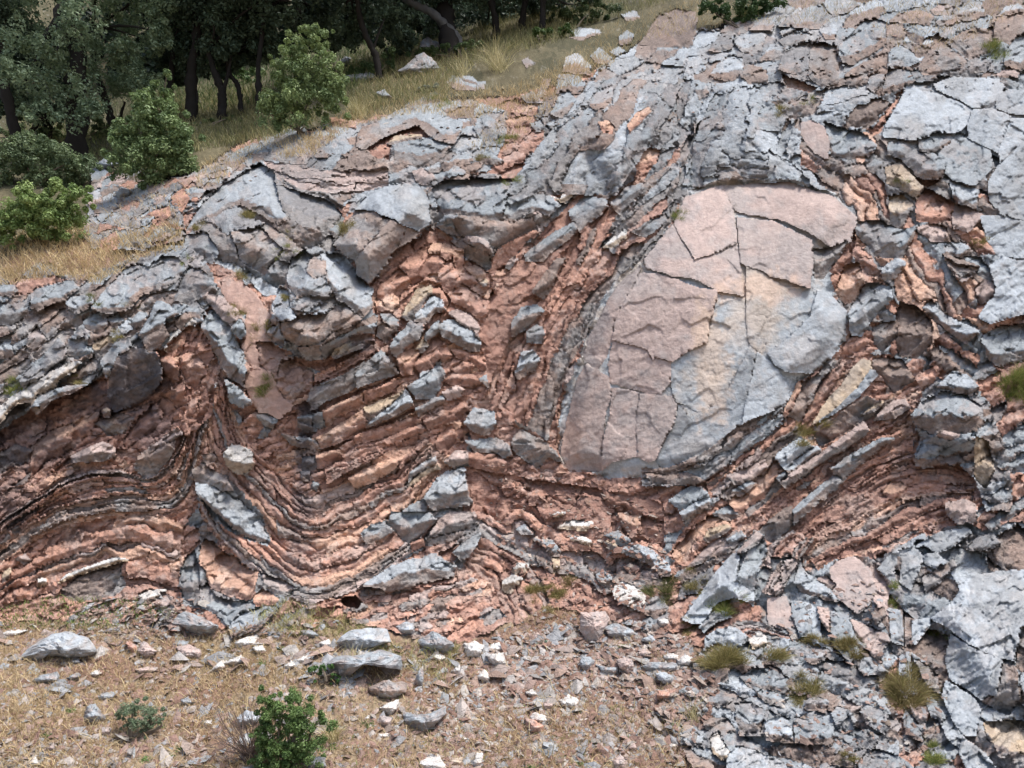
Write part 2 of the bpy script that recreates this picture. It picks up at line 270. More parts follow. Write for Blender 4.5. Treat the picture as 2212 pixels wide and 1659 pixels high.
DATA = '''
O grass_slope|hillside|structure|
@F
R k 0 -200,-200 2500,-200 2500,-60 1720,-30 1640,30 1500,70 1400,75 1330,120 1250,160 1170,200 1090,205 1000,210 900,225 780,265 700,270 620,290 520,300 430,370 330,390 210,350 190,400 200,470 200,520 380,480 395,540 300,550 210,610 100,600 0,620 -200,640
O toe|ground|structure|
R y 0 -200,1330 0,1335 130,1340 300,1350 430,1370 620,1365 760,1330 860,1370 1000,1390 1100,1340 1180,1300 1330,1340 1480,1370 1520,1400 1500,1480 1480,1560 1560,1700 1560,1900 -200,1900
R y 0 -200,540 0,560 120,520 190,500 385,485 390,540 300,550 210,600 130,590 0,620 -200,640
@F
R s 0 880,1400 1000,1395 1110,1350 1190,1310 1330,1350 1480,1390 1480,1480 1460,1560 1530,1700 1100,1700 1000,1560 860,1500
O outcrop|rock_outcrop|structure|
R b 0 -200,600 0,600 150,600 220,590 400,520 395,470 200,520 185,480 200,360 330,395 430,375 520,305 700,275 900,230 1090,208 1250,170 1400,90 1500,75 2000,25 2500,20 2500,1900 1580,1900 1480,1560 1520,1400 1330,1340 1180,1300 1100,1340 1000,1390 860,1370 760,1330 620,1370 430,1370 300,1350 0,1335 -200,1340
V 80 30 35 grr .05 .8
O crest|crest_ledge|thing|broken grey and red ledges along the grassy crest, beside the lowest green bushes|rock ledge
R b .03 180,480 200,420 225,380 300,360 330,395 420,375 480,340 520,320 570,340 540,370 470,400 400,450 395,520 300,540 215,535
V 32 14 28 gGbgpGr .18 1.1
@0,0,1.659
B g .2 .6 1420,1050 1560,960 1659,930 1659,1010 1520,1085
B b .15 .2 1500,1090 1659,1010 1659,1150 1540,1170
B g .15 .6 1200,1230 1260,1210 1330,1230 1290,1270 1210,1260
B G .1 .7 1280,1320 1340,1230 1400,1260 1380,1340 1320,1400
B g .15 .5 740,1260 780,1210 830,1230 820,1260
B G .15 .5 610,1350 700,1310 760,1330 700,1370 620,1370
B r .15 .4 1110,1270 1180,1220 1220,1280 1190,1340 1120,1320
B r .12 .4 1180,1480 960,1380 1090,1330 1100,1390 1010,1450
B g .2 .4 535,1410 600,1390 640,1440 620,1500 550,1490
B g .2 .4 540,1520 620,1510 700,1540 690,1590 600,1600
B r .2 .3 650,1560 740,1500 760,1540 700,1640 650,1620
B g .15 .5 850,1540 910,1560 890,1600 840,1580
B b .15 .4 730,1450 790,1400 860,1400 870,1450 790,1470
B G .1 .5 1350,1170 1420,1150 1480,1190 1400,1220
O ledge_top|upper_ledge|thing|stepped grey ledges below the grass at the head of the cliff|rock ledge
@F
R b 0 470,400 540,330 640,290 760,270 900,225 1020,215 1100,240 1090,300 1060,360 940,400 830,400 730,450 650,420 560,400
V 70 24 15 gGgb .10 .8
@1000,0,1.659
K p 4 .05 40,1035 200,1060 400,1095 600,1105 850,1080 / 150,1170 300,1240 480,1250 620,1260 860,1200
K b 3 .08 165,1150 300,1230 430,1230 570,1330 / 170,1200 290,1290 430,1290 560,1350
B g .35 .62 780,790 900,720 980,690 1080,660 1150,670 1210,720 1260,770 1330,790 1330,850 1280,920 1200,940 1130,880 1040,800 980,820 900,860 800,895 | thick pale limestone ledge arching over a small hollow
B b .34 .15 650,945 660,870 690,820 785,790 795,895 700,960
C d .16 700,965 800,900 980,825 1040,810 1130,890 1000,900 880,950 860,1040 780,1000
B r .02 .4 740,990 800,940 860,960 860,1000 790,1020
B t .06 .5 860,930 900,880 1000,870 1070,880 1000,910 890,940
B g .22 .5 890,940 980,910 1100,900 1140,905 1270,930 1200,1020 1130,1070 1050,1080 900,1030
B g .25 .5 1410,830 1440,750 1480,730 1560,800 1580,870 1520,910 1440,880
B g .12 .6 970,680 1060,635 1150,600 1190,610 1170,650 1080,660 1000,690
B g .15 .5 1235,530 1260,490 1330,510 1440,540 1430,580 1300,580
B G .12 .6 1335,490 1400,495 1440,540 1350,520
B G .14 .5 1440,530 1480,530 1470,570 1440,560
B g .25 .45 100,960 120,890 170,885 250,930 340,970 320,1050 240,1060 170,1040 90,1020
B g .2 .5 120,880 200,830 260,850 290,900 220,910 130,890
B G .2 .5 20,920 50,885 110,890 100,960 50,950
B g .2 .5 -20,940 30,930 80,990 40,1030 -20,1050
B g .12 .6 260,810 290,800 330,860 320,890 280,860
B G .1 .6 350,870 420,810 480,840 470,910 400,920
B G .1 .6 430,810 470,800 540,830 530,860 470,850
B b .12 .4 590,1000 680,970 760,1010 740,1060 620,1080
K r 3 .08 480,765 560,770 650,800 / 490,815 570,820 640,835
B p .2 .5 1010,1115 1070,1090 1140,1120 1160,1160 1100,1200 1040,1170
B g .2 .5 1240,1115 1290,1070 1350,1110 1370,1150 1300,1170 1240,1150
B g .15 .5 1420,1010 1500,980 1600,1040 1540,1060 1460,1050
O pit|crown_outcrop|thing|pitted pale grey limestone mass with red stains at the crown of the left fold|rock mass
@F
R g .04 385,540 430,470 490,420 560,370 590,395 660,430 720,440 745,470 730,530 700,560 620,610 590,640 560,630 520,590 440,560 395,560
V 120 60 -30 gGGb .08 .6
B G .12 .8 480,400 560,352 585,370 600,420 640,460 600,480 520,440 440,470 400,500 430,450
B g .10 .6 600,400 640,410 720,440 735,470 700,500 640,480 610,450
B g .12 .6 395,510 440,500 470,540 460,570 410,560 
B b .06 .5 500,500 560,490 610,540 570,590 520,560
@F
D .22 70 385,540 430,470 490,420 560,352 600,380 660,425 740,440 745,470 730,530 700,560 620,610 590,640 560,630 520,590 440,560 395,560
O arch|overhanging_ledge|thing|row of grey limestone slabs dipping left over a dark hollow at the left edge|rock ledge
@F
R b .12 -200,640 0,640 90,600 190,590 300,550 400,525 440,560 470,620 440,690 400,730 330,760 240,760 180,850 90,900 0,1000 -200,1040
V 95 22 36 gGgb .2 1
@0,1000,1.659
C d .12 -60,1180 90,1060 210,990 300,960 440,890 560,830 640,790 690,880 720,960 600,960 480,1000 330,1050 200,1120 0,1230
B g .42 .75 590,330 700,200 800,90 890,60 960,70 1000,40 1060,0 1130,0 1200,60 1150,150 1060,200 900,260 830,330 700,370 | large grey slab sloping down to the left
B g .42 .7 200,230 270,180 350,160 470,160 500,210 440,250 420,290 330,300 250,340 190,330
B G .42 .7 430,300 470,260 590,250 600,280 560,330 490,370 450,340
B r .15 .3 100,190 160,135 330,130 420,150 350,170 230,200 190,240 110,240
B g .18 .7 150,120 230,50 330,50 370,100 330,130 180,130
B g .15 .6 -60,200 90,180 110,230 90,250 -60,260
B g .22 .5 -60,300 60,310 130,300 190,300 170,370 120,420 60,450 -60,440
B g .22 .5 -60,560 60,550 80,620 60,660 -60,650
B g .5 .75 130,800 200,720 300,620 380,530 430,600 440,640 350,700 280,770 200,830 150,850
B g .25 .6 450,540 540,540 570,620 500,660 430,640
B t .25 .5 600,570 700,510 740,560 700,620 640,680 610,640
B g .25 .6 830,430 900,360 950,370 930,440 870,470
B b .2 .5 1070,480 1180,400 1210,420 1130,490
B g .3 .6 1200,350 1270,290 1320,340 1290,390 1220,380
B g .2 .6 540,420 620,370 690,430 640,500 560,470
B g .2 .6 700,400 760,380 800,420 730,470
B p .15 .5 180,520 240,460 290,540 240,600 180,580
O hollow|hollow_face|thing|shaded purple and rust rock face inside the hollow under the left ledge|rock face
@F
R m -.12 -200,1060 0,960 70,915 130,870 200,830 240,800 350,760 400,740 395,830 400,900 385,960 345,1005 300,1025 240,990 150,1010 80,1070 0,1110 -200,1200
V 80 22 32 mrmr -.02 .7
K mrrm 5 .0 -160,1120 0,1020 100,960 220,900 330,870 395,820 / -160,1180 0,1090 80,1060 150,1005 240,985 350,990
@0,1000,1.659
B o .08 .4 200,1240 330,1140 450,1080 560,1030 640,1015 620,1080 560,1160 400,1290 300,1320 200,1440 175,1420 200,1300 | rusty slanting slab smeared with grey
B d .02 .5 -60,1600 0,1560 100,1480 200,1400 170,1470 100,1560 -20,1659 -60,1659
B m .02 .5 800,1200 900,1050 1000,950 1050,1020 1000,1120 880,1200 820,1250
B b .04 .5 620,1080 760,1020 860,1040 800,1140 700,1160
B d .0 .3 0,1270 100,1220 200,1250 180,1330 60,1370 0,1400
U arch
@0,1000,1.659
B w .55 .6 150,865 280,785 420,695 520,680 480,740 380,790 350,860 240,900 200,980 210,940 100,950 -20,1090 -60,1040 -20,980 | pale white-edged limestone bed above the hollow
B g .52 .6 340,870 450,840 560,830 450,880 330,930 240,1020 205,985 250,910
B t .35 .4 215,980 250,975 265,1010 240,1025
B t .3 .4 660,1000 690,985 715,1000 700,1040 670,1040
B g .62 .8 650,680 700,620 770,530 840,520 850,600 760,640 740,700 690,790
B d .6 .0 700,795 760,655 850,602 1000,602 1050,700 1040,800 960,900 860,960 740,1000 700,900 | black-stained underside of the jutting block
B g .55 .45 900,500 960,400 1010,300 1080,310 1160,370 1080,400 1050,450 1090,510 1020,600 960,620 930,560
B w .25 .6 1060,600 1120,500 1180,440 1230,400 1270,420 1180,500 1160,560 1080,620
B g .3 .55 1130,280 1180,150 1230,70 1290,90 1400,180 1390,220 1300,250 1230,310
O leftred|folded_red_beds|thing|thin red beds sweeping up from the lower left edge into the left fold|rock beds
@F
R r 0 -200,1180 0,1060 90,1030 150,1000 240,985 300,1010 345,1000 385,955 395,850 350,790 360,740 410,700 440,705 475,790 480,870 450,950 430,1050 400,1130 395,1180 380,1260 395,1310 300,1340 0,1340 -200,1350
V 60 12 30 rror .03 .7
K rropbro 13 .02 -160,1230 0,1120 60,1080 150,1020 240,1000 300,1030 350,1010 388,960 400,900 398,850 385,790 400,720 / -160,1320 0,1225 50,1183 133,1133 233,1116 333,1109 393,1100 420,1050 436,970 462,890 472,800 440,712
V2 60 15 75 mrrm .06 .8 | 385,745 418,705 440,712 468,790 478,860 452,900 430,930 400,940 385,900 395,850
K rrpoor 7 .03 -160,1330 0,1220 70,1180 140,1140 233,1116 333,1110 395,1128 / -160,1460 0,1350 60,1318 150,1300 260,1292 385,1298
@0,1000,1.659
B p .25 .55 460,1295 560,1245 660,1200 740,1240 740,1290 660,1320 560,1330 470,1330 | pale red flat block lying on the thin beds
B b .2 .3 870,1370 900,1290 1000,1220 1110,1160 1130,1180 1110,1280 1010,1410 930,1430 | brown tilted slab
B p .2 .7 980,1240 1060,1170 1150,1120 1175,1145 1120,1190 1000,1240
B m .12 .3 1110,850 1180,820 1200,960 1150,980 1110,920
B r .2 .4 1040,660 1100,640 1140,720 1150,800 1090,780 1040,700
B r .15 .4 1170,640 1250,620 1340,700 1330,760 1260,850 1200,820
B r .18 .4 1280,560 1340,570 1380,640 1330,700 1290,640
@0,2000,1.659
C b -.02 380,500 560,370 800,320 790,400 820,480 740,550 640,555 520,580 400,545
B b .02 .5 400,500 560,390 780,335 770,420 720,520 600,530 480,520
B w .12 .6 560,350 760,290 820,305 700,340 600,370 490,410 380,450 420,410
B t .1 .6 20,390 60,360 60,420 10,450
B w .08 .5 250,420 300,430 300,470 240,490
B p .1 .5 100,300 160,270 200,310 150,330
B w .1 .6 900,540 960,510 1070,500 1010,560 940,600
B p .12 .5 1010,560 1060,520 1120,560 1130,640 1100,700 1030,680
B o .1 .4 1090,340 1170,290 1220,290 1180,370 1110,380
O limb|limb_bed|thing|thick grey bed bent over the upright red core like a broken arch|rock bed
@600,1100,2.765
B g .34 .65 530,440 610,300 700,330 760,420 860,540 900,640 950,760 1020,880 1050,1060 980,1130 860,1060 770,960 700,820 630,720 600,600 530,520
B g .3 .6 340,310 450,200 540,310 500,390 400,380
B b .3 .4 250,380 340,330 390,380 330,480 290,520 230,470
B p .3 .5 520,150 580,120 700,160 840,230 930,350 1000,480 1000,590 900,600 850,500 720,360 590,220
B g .32 .5 840,480 920,400 980,480 1005,590 930,605 860,540
B g .42 .5 665,1130 740,1055 860,1110 960,1200 1050,1290 1040,1310 960,1350 860,1300 740,1230 690,1180 | dark angular block wedged below the arch
@F
O plate|bedding_plane|thing|smooth pinkish brown bedding plane dotted with tufts, curving down to the centre fold|rock slab
@600,1100,2.765
R q .02 700,-20 930,-20 1100,130 1180,250 1280,440 1230,520 1290,650 1420,780 1500,830 1600,1000 1500,1310 1700,1420 1900,1500 1800,1700 1500,1700 1110,1450 1060,1200 1020,980 940,700 1000,590 990,430 1010,330 820,230 720,100
B q .05 .9 740,0 930,0 1100,130 1180,250 1280,440 1230,520 1290,650 1180,880 1100,950 1020,860 950,700 1010,590 990,430 1010,330 820,230 730,100
B q .07 .85 1110,650 1290,660 1420,790 1340,960 1250,970 1160,880
B q .06 .9 990,1000 1100,950 1250,990 1340,1160 1480,1310 1560,1420 1540,1540 1300,1490 1140,1410 1050,1250 990,1130
B q .14 .8 1350,960 1400,850 1500,840 1600,900 1720,990 1710,1130 1600,1180 1500,1290 1440,1270 1340,1120
B g .10 .6 1120,1430 1220,1420 1340,1500 1330,1590 1200,1550 1120,1470
B t .10 .5 1350,1560 1420,1540 1460,1570 1420,1620 1360,1600
O pitblock|overhanging_block|thing|big blocky limestone mass, pale blue grey above and brown below, over the central chevron|rock block
@1000,1000,1.659
R b .1 60,520 100,320 160,210 200,120 230,20 300,-60 560,-40 620,60 700,180 780,240 780,290 745,330 795,420 775,495 700,525 620,565 500,625 430,670 340,670 250,640 150,580
V 50 20 25 gbGb .2 .9
B G .36 .8 200,120 230,20 300,-40 360,0 340,80 420,150 520,190 460,250 360,240 260,270 210,200
B G .40 .8 420,-20 560,-10 620,60 700,180 775,240 775,290 740,330 690,390 600,330 540,290 470,180 440,100 | bright crusted top corner
B b .34 .5 350,20 440,30 450,120 380,140 330,90
B G .3 .85 100,320 160,210 200,230 210,320 250,400 200,440 150,430 120,370
B b .32 .75 160,440 300,380 440,380 560,310 680,400 650,450 500,500 420,560 300,580 180,540
B b .30 .35 270,600 430,570 500,500 640,450 760,380 790,430 770,490 700,520 620,560 500,620 430,665 350,668
B g .31 .4 420,590 560,510 700,450 785,430 770,492 620,555 500,618 430,650
B g .25 .6 70,510 80,470 140,450 180,540 170,580
B t .36 .6 490,640 520,600 600,560 670,530 690,570 670,610 580,640 510,660 | pale wedge-shaped stone
@F
D .42 45 572,680 590,640 620,600 640,560 700,545 770,590 812,633 815,690 818,720 780,730 740,760 690,778 640,765 590,735
O chevron|chevron_beds|thing|stack of thick brown and orange beds bent to a sharp V below the overhanging block|rock beds
@F
R m -.04 640,860 700,840 800,790 850,760 930,780 960,800 1000,900 1010,980 950,1060 900,1150 850,1230 760,1300 640,1310 560,1260 480,1190 430,1110 430,1000 460,930 500,900 560,960
V 80 14 22 rrmo .03 .6
K rrorbrpo 14 .06 475,790 505,900 550,975 605,1030 670,1078 730,1050 800,1028 860,1000 925,940 / 425,1060 440,1115 490,1180 540,1232 600,1272 655,1305 720,1290 765,1278 820,1250 890,1190 960,1080
@1000,1000,1.659
C d -.06 230,640 350,690 430,690 700,590 800,500 860,540 700,640 400,730 250,690
K r 2 .05 380,760 480,720 640,640 800,545 / 370,820 520,770 660,690 810,600
K r 1 .06 600,520 700,490 790,510 / 620,580 720,560 800,540
B b .26 .45 350,880 360,850 560,770 700,680 720,800 640,850 560,890 460,930 350,990 330,930 | thick brown bed with white scars
B g .32 .45 640,760 740,665 830,590 880,610 925,690 918,755 860,780 780,800 660,850 | grey broken end of the thick bed
C d -.05 240,965 340,940 350,1000 460,935 700,860 920,770 920,790 700,880 500,970 380,1020 300,1010
B g .2 .2 270,1040 360,1025 375,1125 330,1135 270,1100
B g .2 .2 365,1025 425,1010 440,1100 375,1130
B o .2 .3 430,1010 520,960 700,880 700,945 560,1010 450,1075
B r .2 .3 702,875 800,845 920,790 910,830 860,880 705,945
B o .2 .45 410,1165 560,1080 700,985 730,1090 640,1140 560,1190 450,1240 400,1250 365,1190
B t .24 .5 700,985 900,900 960,870 900,960 820,1050 730,1090
B G .28 .6 880,960 970,865 1000,920 1010,965 930,1010 800,1070 720,1100 740,1070
B g .18 .3 250,1170 380,1190 410,1245 380,1255 330,1240 250,1205
B b .1 .4 160,1150 260,1180 320,1235 220,1215
C d -.08 400,1262 560,1200 760,1108 1030,990 1030,1010 760,1125 600,1190 450,1290
B r .14 .4 635,1165 760,1115 900,1080 1040,1030 1060,1070 900,1150 750,1190 640,1215
B r .15 .4 640,1240 760,1220 900,1160 1060,1090 1085,1130 960,1190 800,1250 700,1290 640,1300 560,1340 550,1290
B o .14 .3 385,1290 540,1245 560,1310 440,1370 390,1370
B d .12 .4 300,1300 380,1290 385,1380 300,1390
B d .12 .4 285,1395 340,1400 340,1450 300,1450
B g .1 .5 370,1460 400,1470 390,1520 360,1500
K ro 3 .14 440,1370 640,1300 800,1240 / 450,1480 640,1370 800,1300
B o .16 .5 600,1440 700,1380 830,1330 940,1300 900,1370 760,1460 640,1500
B G .16 .5 990,1440 1000,1400 1080,1340 1160,1300 1170,1330 1080,1390
B t .14 .5 980,1480 1080,1400 1180,1350 1190,1370 1060,1440 990,1500
O slabs|grey_slab|thing|pair of long blue grey slabs lying on the thin red beds right of the central fold|rock slab
@1000,1000,1.659
B G .38 .62 1085,1575 1120,1510 1165,1450 1230,1400 1350,1370 1450,1390 1530,1410 1540,1440 1520,1500 1440,1560 1370,1610 1150,1640 | upper slab of the pair, cracked across
B g .28 .6 900,1700 1000,1610 1080,1575 1110,1620 1100,1700 960,1740
@1000,2000,1.659
B g .3 .5 680,140 740,90 850,50 870,100 900,120 830,160 720,205
B g .28 .5 850,80 880,0 1120,0 1160,50 1080,130 1000,205 945,170 905,110
B G .36 .45 690,470 760,420 830,380 880,350 1000,310 1150,270 1230,310 1290,350 1270,430 1100,470 1000,500 900,515 800,530 720,500 | lower slab of the pair, dark underneath
B G .34 .5 1275,260 1360,180 1480,110 1560,50 1605,45 1605,170 1540,240 1440,280 1330,310
B p .24 .5 1100,175 1180,60 1250,0 1450,0 1440,60 1330,120 1200,190
B b .15 .2 1105,180 1330,125 1440,70 1400,120 1250,190 1120,215
B r .15 .5 1000,200 1080,170 1090,220 1010,250
B p .3 .7 1135,640 1200,575 1380,540 1420,600 1380,660 1250,700 1150,680 | flat dusty red plate near the foot
B r .12 .4 1030,480 1250,430 1330,420 1290,490 1180,530 1080,520
B r .1 .4 960,570 1080,560 1070,600 980,600
B r .1 .4 1420,330 1500,290 1550,300 1460,345
B g .12 .6 1020,690 1080,640 1140,700 1230,720 1180,760 1070,740
O alt|lower_red_beds|thing|low pile of crumbling red beds at the foot of the cliff under the grey slabs|rock beds
@1000,2000,1.659
R r 0 250,580 450,570 640,540 700,480 900,520 1290,440 1600,200 1680,300 1680,560 1400,700 1240,780 1000,790 800,740 620,720 560,600 380,640
V 34 12 18 rroprb .07 .9
C d -.3 540,560 640,540 680,580 660,620 600,610 560,600
O vblock|triangular_slab|thing|pink and grey triangular slab with a vertical crack at the foot of the left fold|rock slab
@0,2000,1.659
R g .05 1150,470 1200,290 1250,240 1300,190 1340,165 1450,250 1659,390 1800,430 1920,480 1880,540 1820,600 1700,760 1500,810 1400,660 1300,620 1190,590
B o .14 .85 1295,330 1310,200 1340,170 1450,260 1580,350 1659,400 1640,540 1590,560 1500,540 1400,500 1350,480 1340,400
B g .12 .7 1160,460 1200,300 1250,250 1283,350 1288,600 1210,580 1180,520
B g .08 .8 1296,480 1345,470 1380,545 1500,575 1640,590 1700,620 1560,640 1480,730 1400,650 1300,610
B G .14 .8 1480,740 1560,660 1680,620 1800,600 1720,700 1659,760 1500,800
B p .12 .7 1700,400 1790,430 1900,480 1880,530 1780,520 1710,490
B o .08 .6 1640,540 1700,500 1800,560 1760,600 1659,600
O lens|lens_slab|thing|smooth leaf-shaped blue grey slab lying across the thin beds left of the central hinge|rock slab
@F
R g 0 418,1010 440,1000 490,1030 520,1060 565,1110 583,1160 575,1180 530,1165 485,1140 450,1110 424,1065
B b .2 .5 416,1012 440,1003 485,1030 500,1055 470,1060 440,1045 420,1035
B G .3 .8 423,1042 450,1048 485,1065 520,1085 558,1120 580,1155 572,1172 535,1160 492,1128 455,1095 428,1065
@0,1000,1.659
B w .28 .6 1450,1280 1500,1220 1560,1230 1620,1260 1650,1350 1600,1400 1540,1410 1470,1360 | grey boulder with a white patch
B b .15 .5 1310,1290 1380,1270 1400,1310 1340,1350
O tilt|tilted_block|thing|massive tilted block with pale grey top and brown sawn-looking side, upper centre left|rock block
@F
B G .85 .9 768,450 782,436 800,417 836,403 873,397 913,410 925,433 932,482 905,497 880,490 850,470 810,455
B b .5 .3 722,527 740,497 766,455 800,456 840,475 790,530 765,560 740,545
B b .75 .9 792,532 842,476 875,492 860,530 815,590 800,612 770,590 768,562
B b .8 .9 862,532 880,492 905,500 880,532 830,590 812,604
@F
D .5 50 722,527 740,497 766,467 800,417 836,403 873,397 913,410 925,433 932,482 905,500 880,532 800,612 770,590 735,560
O vmass|v_shaped_mass|thing|massive limestone bent to a V right of the tilted block, dark underneath|rock mass
@F
R b .1 925,410 960,385 1050,370 1120,390 1190,420 1190,480 1130,530 1080,580 1040,600 990,575 980,510 930,490
V 50 24 30 gbp .12 .7
B g .18 .8 935,405 960,390 1030,385 1110,385 1180,420 1150,460 1110,470 1060,480 1000,465 945,455
B g .26 .6 943,487 960,465 990,463 1010,485 995,507 965,500
B b .22 .2 975,470 1000,465 1070,480 1110,475 1150,470 1160,500 1130,510 1080,540 1040,525 990,500
@1300,900,2.765
C d -.05 380,590 650,340 800,180 930,50 1000,80 900,190 720,340 480,610
C d -.1 1380,330 1500,340 1640,410 1700,470 1860,350 1880,400 1700,500 1600,430 1440,390
B b .2 .2 1290,100 1400,90 1500,180 1640,220 1720,300 1710,400 1640,405 1500,320 1400,250
B p .28 .7 1410,105 1450,60 1560,70 1680,130 1730,270 1640,225 1540,170
B r .18 .4 1722,300 1780,200 2000,80 2180,0 2230,20 2100,100 1960,250 1860,350 1720,455 1660,440 1715,400
@F
D .3 40 930,410 1050,380 1120,390 1190,425 1190,480 1150,510 1080,560 1040,575 1000,540 975,500 940,490
O redcore|red_core_beds|thing|blocky brick red beds folded into an arch and a V beneath the tilted grey block|rock beds
@F
R m -.05 800,620 850,540 930,490 980,530 1040,600 1130,560 1150,640 1140,760 1080,830 1000,870 1000,960 930,900 900,850 860,800 810,740 810,680
V 60 26 35 rrorm .04 .8
@1300,900,2.765
K r 3 .12 560,690 730,570 900,520 1060,500 1180,560 / 700,790 800,690 930,600 1060,560 1160,610
B r .22 .5 720,390 800,300 990,170 1040,240 1150,260 1210,340 1180,400 1120,440 1040,450 920,560 850,600 780,470
B o .26 .6 1030,205 1080,130 1170,150 1155,230 1040,240
B o .28 .5 1165,210 1200,140 1260,160 1300,230 1270,300 1230,310 1170,270
B o .25 .4 1290,170 1390,200 1400,300 1380,400 1330,420 1310,330
B r .25 .5 1130,460 1200,380 1230,330 1280,360 1340,460 1380,560 1320,640 1230,680 1180,600
B r .18 .5 480,650 520,580 720,420 780,480 840,570 780,620 720,690 700,750 620,700 540,740 470,720
B o .22 .5 550,740 640,690 690,720 700,800 640,860 580,840
B o .15 .5 460,760 520,770 560,840 480,870
B g .22 .8 520,900 620,900 690,960 700,1040 650,1060 560,1000
B b .18 .3 480,980 560,1005 650,1065 690,1080 560,1200 480,1130
B t .28 .6 740,930 790,840 850,740 900,640 1040,590 1080,680 1020,730 960,800 920,880 860,960 790,960
B r .2 .5 1080,640 1140,620 1190,680 1240,770 1210,810 1120,740
B G .34 .6 880,990 900,880 960,830 1030,740 1080,700 1180,750 1210,850 1130,870 1060,890 1020,980 960,1010
B g .36 .45 610,1260 650,1180 750,1080 820,980 960,1000 960,1080 920,1150 780,1260 690,1360 630,1320
B G .3 .6 990,1170 1020,1090 1070,1020 1130,980 1160,1070 1100,1130 1010,1190
B t .22 .5 890,1290 960,1180 1020,1230 980,1300 900,1310
B p .22 .8 1250,880 1330,860 1450,900 1560,990 1590,1070 1500,1070 1400,1000 1290,920
B G .3 .55 1150,1030 1200,980 1300,970 1420,1050 1560,1150 1600,1220 1580,1290 1440,1290 1300,1200 1180,1130
B p .24 .7 1520,1085 1620,1095 1720,1150 1800,1250 1780,1310 1700,1260 1580,1180
B r .2 .55 870,1450 960,1350 1080,1180 1130,1150 1200,1230 1280,1350 1230,1400 1170,1410 1100,1500 960,1540
B o .22 .5 690,1370 800,1290 910,1290 920,1340 860,1450 860,1540 750,1560 720,1480
B r .15 .4 1280,1290 1430,1290 1580,1370 1650,1470 1620,1510 1500,1430 1340,1360
B g .24 .6 950,1545 1080,1490 1150,1410 1200,1550 1190,1600 1060,1680 960,1660
B r .18 .7 1240,680 1370,610 1450,610 1600,740 1680,760 1700,880 1640,980 1560,960 1420,820 1300,770
B r .14 .7 1700,700 1760,620 2000,560 2090,660 2080,760 1960,900 1870,1010 1700,1030 1640,980 1690,870
B o .18 .6 1740,660 1770,570 1900,570 1930,600 1880,660 1780,690
B r .15 .5 1370,470 1450,460 1520,490 1550,570 1500,600 1380,540
B o .18 .5 1440,400 1540,380 1620,430 1640,480 1600,540 1540,500 1480,450
B t .14 .5 1590,560 1640,520 1670,550 1650,600 1600,590
B o .18 .5 1890,480 1930,400 2040,330 2080,350 2050,450 1960,540
B p .18 .5 1870,390 1900,320 1950,280 1985,310 1910,410
B p .14 .7 1930,1110 1980,1000 2080,860 2200,780 2230,860 2100,1000 2050,1110
B b .15 .6 1820,1240 1900,1140 2035,1135 2010,1240 1960,1330 1860,1440 1800,1330
B g .25 .5 2060,300 2100,240 2230,150 2230,330 2120,330
B G .3 .6 2030,1460 2050,1340 2110,1290 2190,1340 2180,1440 2100,1490
B r .16 .4 1280,1500 1400,1420 1480,1420 1510,1470 1440,1560 1330,1530
B r .14 .4 1180,1620 1300,1540 1480,1560 1620,1630 1500,1680 1300,1670
B g .2 .6 1570,1600 1660,1550 1740,1580 1770,1640 1680,1690
O debrisc|rubble_gully|thing|gully of loose dark red rubble between the central fold and the big pale slab|rubble
@F
R m -.04 1000,870 1060,850 1130,760 1200,700 1290,640 1250,770 1215,850 1205,950 1215,1010 1290,1030 1420,1060 1440,1120 1420,1190 1470,1260 1440,1300 1330,1345 1180,1305 1100,1340 1060,1300 1090,1200 1060,1100 1090,1040 1020,980
V 60 16 20 mrrm .03 .8
K rmrpb 6 .0 1000,1005 1150,1035 1300,1055 1430,1085 / 1050,1200 1180,1250 1320,1310 1440,1315
K mrpr 4 .03 1040,1160 1120,1200 1170,1250 1190,1300 / 1000,1220 1060,1260 1090,1310 1110,1350
@1000,1000,1.659
B G .26 .7 1345,1075 1410,985 1540,1010 1550,1090 1500,1160 1400,1130 | pale square-topped block
B g .22 .55 1350,1200 1450,1190 1560,1180 1640,1220 1650,1290 1570,1310 1420,1270
B p .22 .6 1220,1330 1290,1260 1380,1270 1370,1340 1280,1370
B r .2 .4 1380,1275 1540,1280 1610,1330 1610,1400 1500,1390 1380,1350
B g .24 .5 980,840 1060,790 1180,700 1220,740 1200,820 1150,910 1040,920
B g .22 .5 1030,990 1140,920 1210,900 1220,940 1120,990 1050,1030
B p .22 .5 1210,880 1290,840 1340,860 1320,910 1240,930
B r .14 .4 1090,1060 1200,1000 1350,940 1370,1000 1290,1060 1120,1120
B r .12 .4 1160,1200 1220,1100 1270,1090 1290,1200 1200,1280
B r .12 .4 1600,1490 1659,1460 1750,1500 1700,1560 1620,1550
@2000,1000,1.659
B r .12 .6 130,780 230,780 270,900 270,1050 200,1100 120,1080
B p .15 .5 350,760 400,690 440,740 400,830 370,880 340,860
B o .1 .5 330,900 385,920 370,1040 320,1130 290,1250 300,1060
B b .2 .4 0,1180 60,1120 200,1200 280,1260 320,1330 240,1300 170,1370 80,1320 0,1250
B b .2 .5 0,1010 60,990 120,1080 100,1130 30,1090
B r .12 .4 100,1540 160,1510 220,1540 180,1600 110,1610
B r .12 .4 0,1500 60,1490 90,1540 40,1560
@2000,2000,1.659
B w .2 .6 250,20 300,0 340,0 300,25
B w .14 .6 300,100 360,50 520,60 500,115 400,110
B w .14 .6 380,165 430,150 520,190 510,212 420,190
B G .14 .6 30,110 80,80 130,140 60,140
B g .16 .6 150,170 250,180 310,230 300,290 260,290 220,230
B t .12 .5 260,290 300,290 300,370 270,390
B o .1 .5 690,10 830,20 830,110 770,160 700,60
B g .2 .5 600,145 680,120 760,180 720,220 640,190
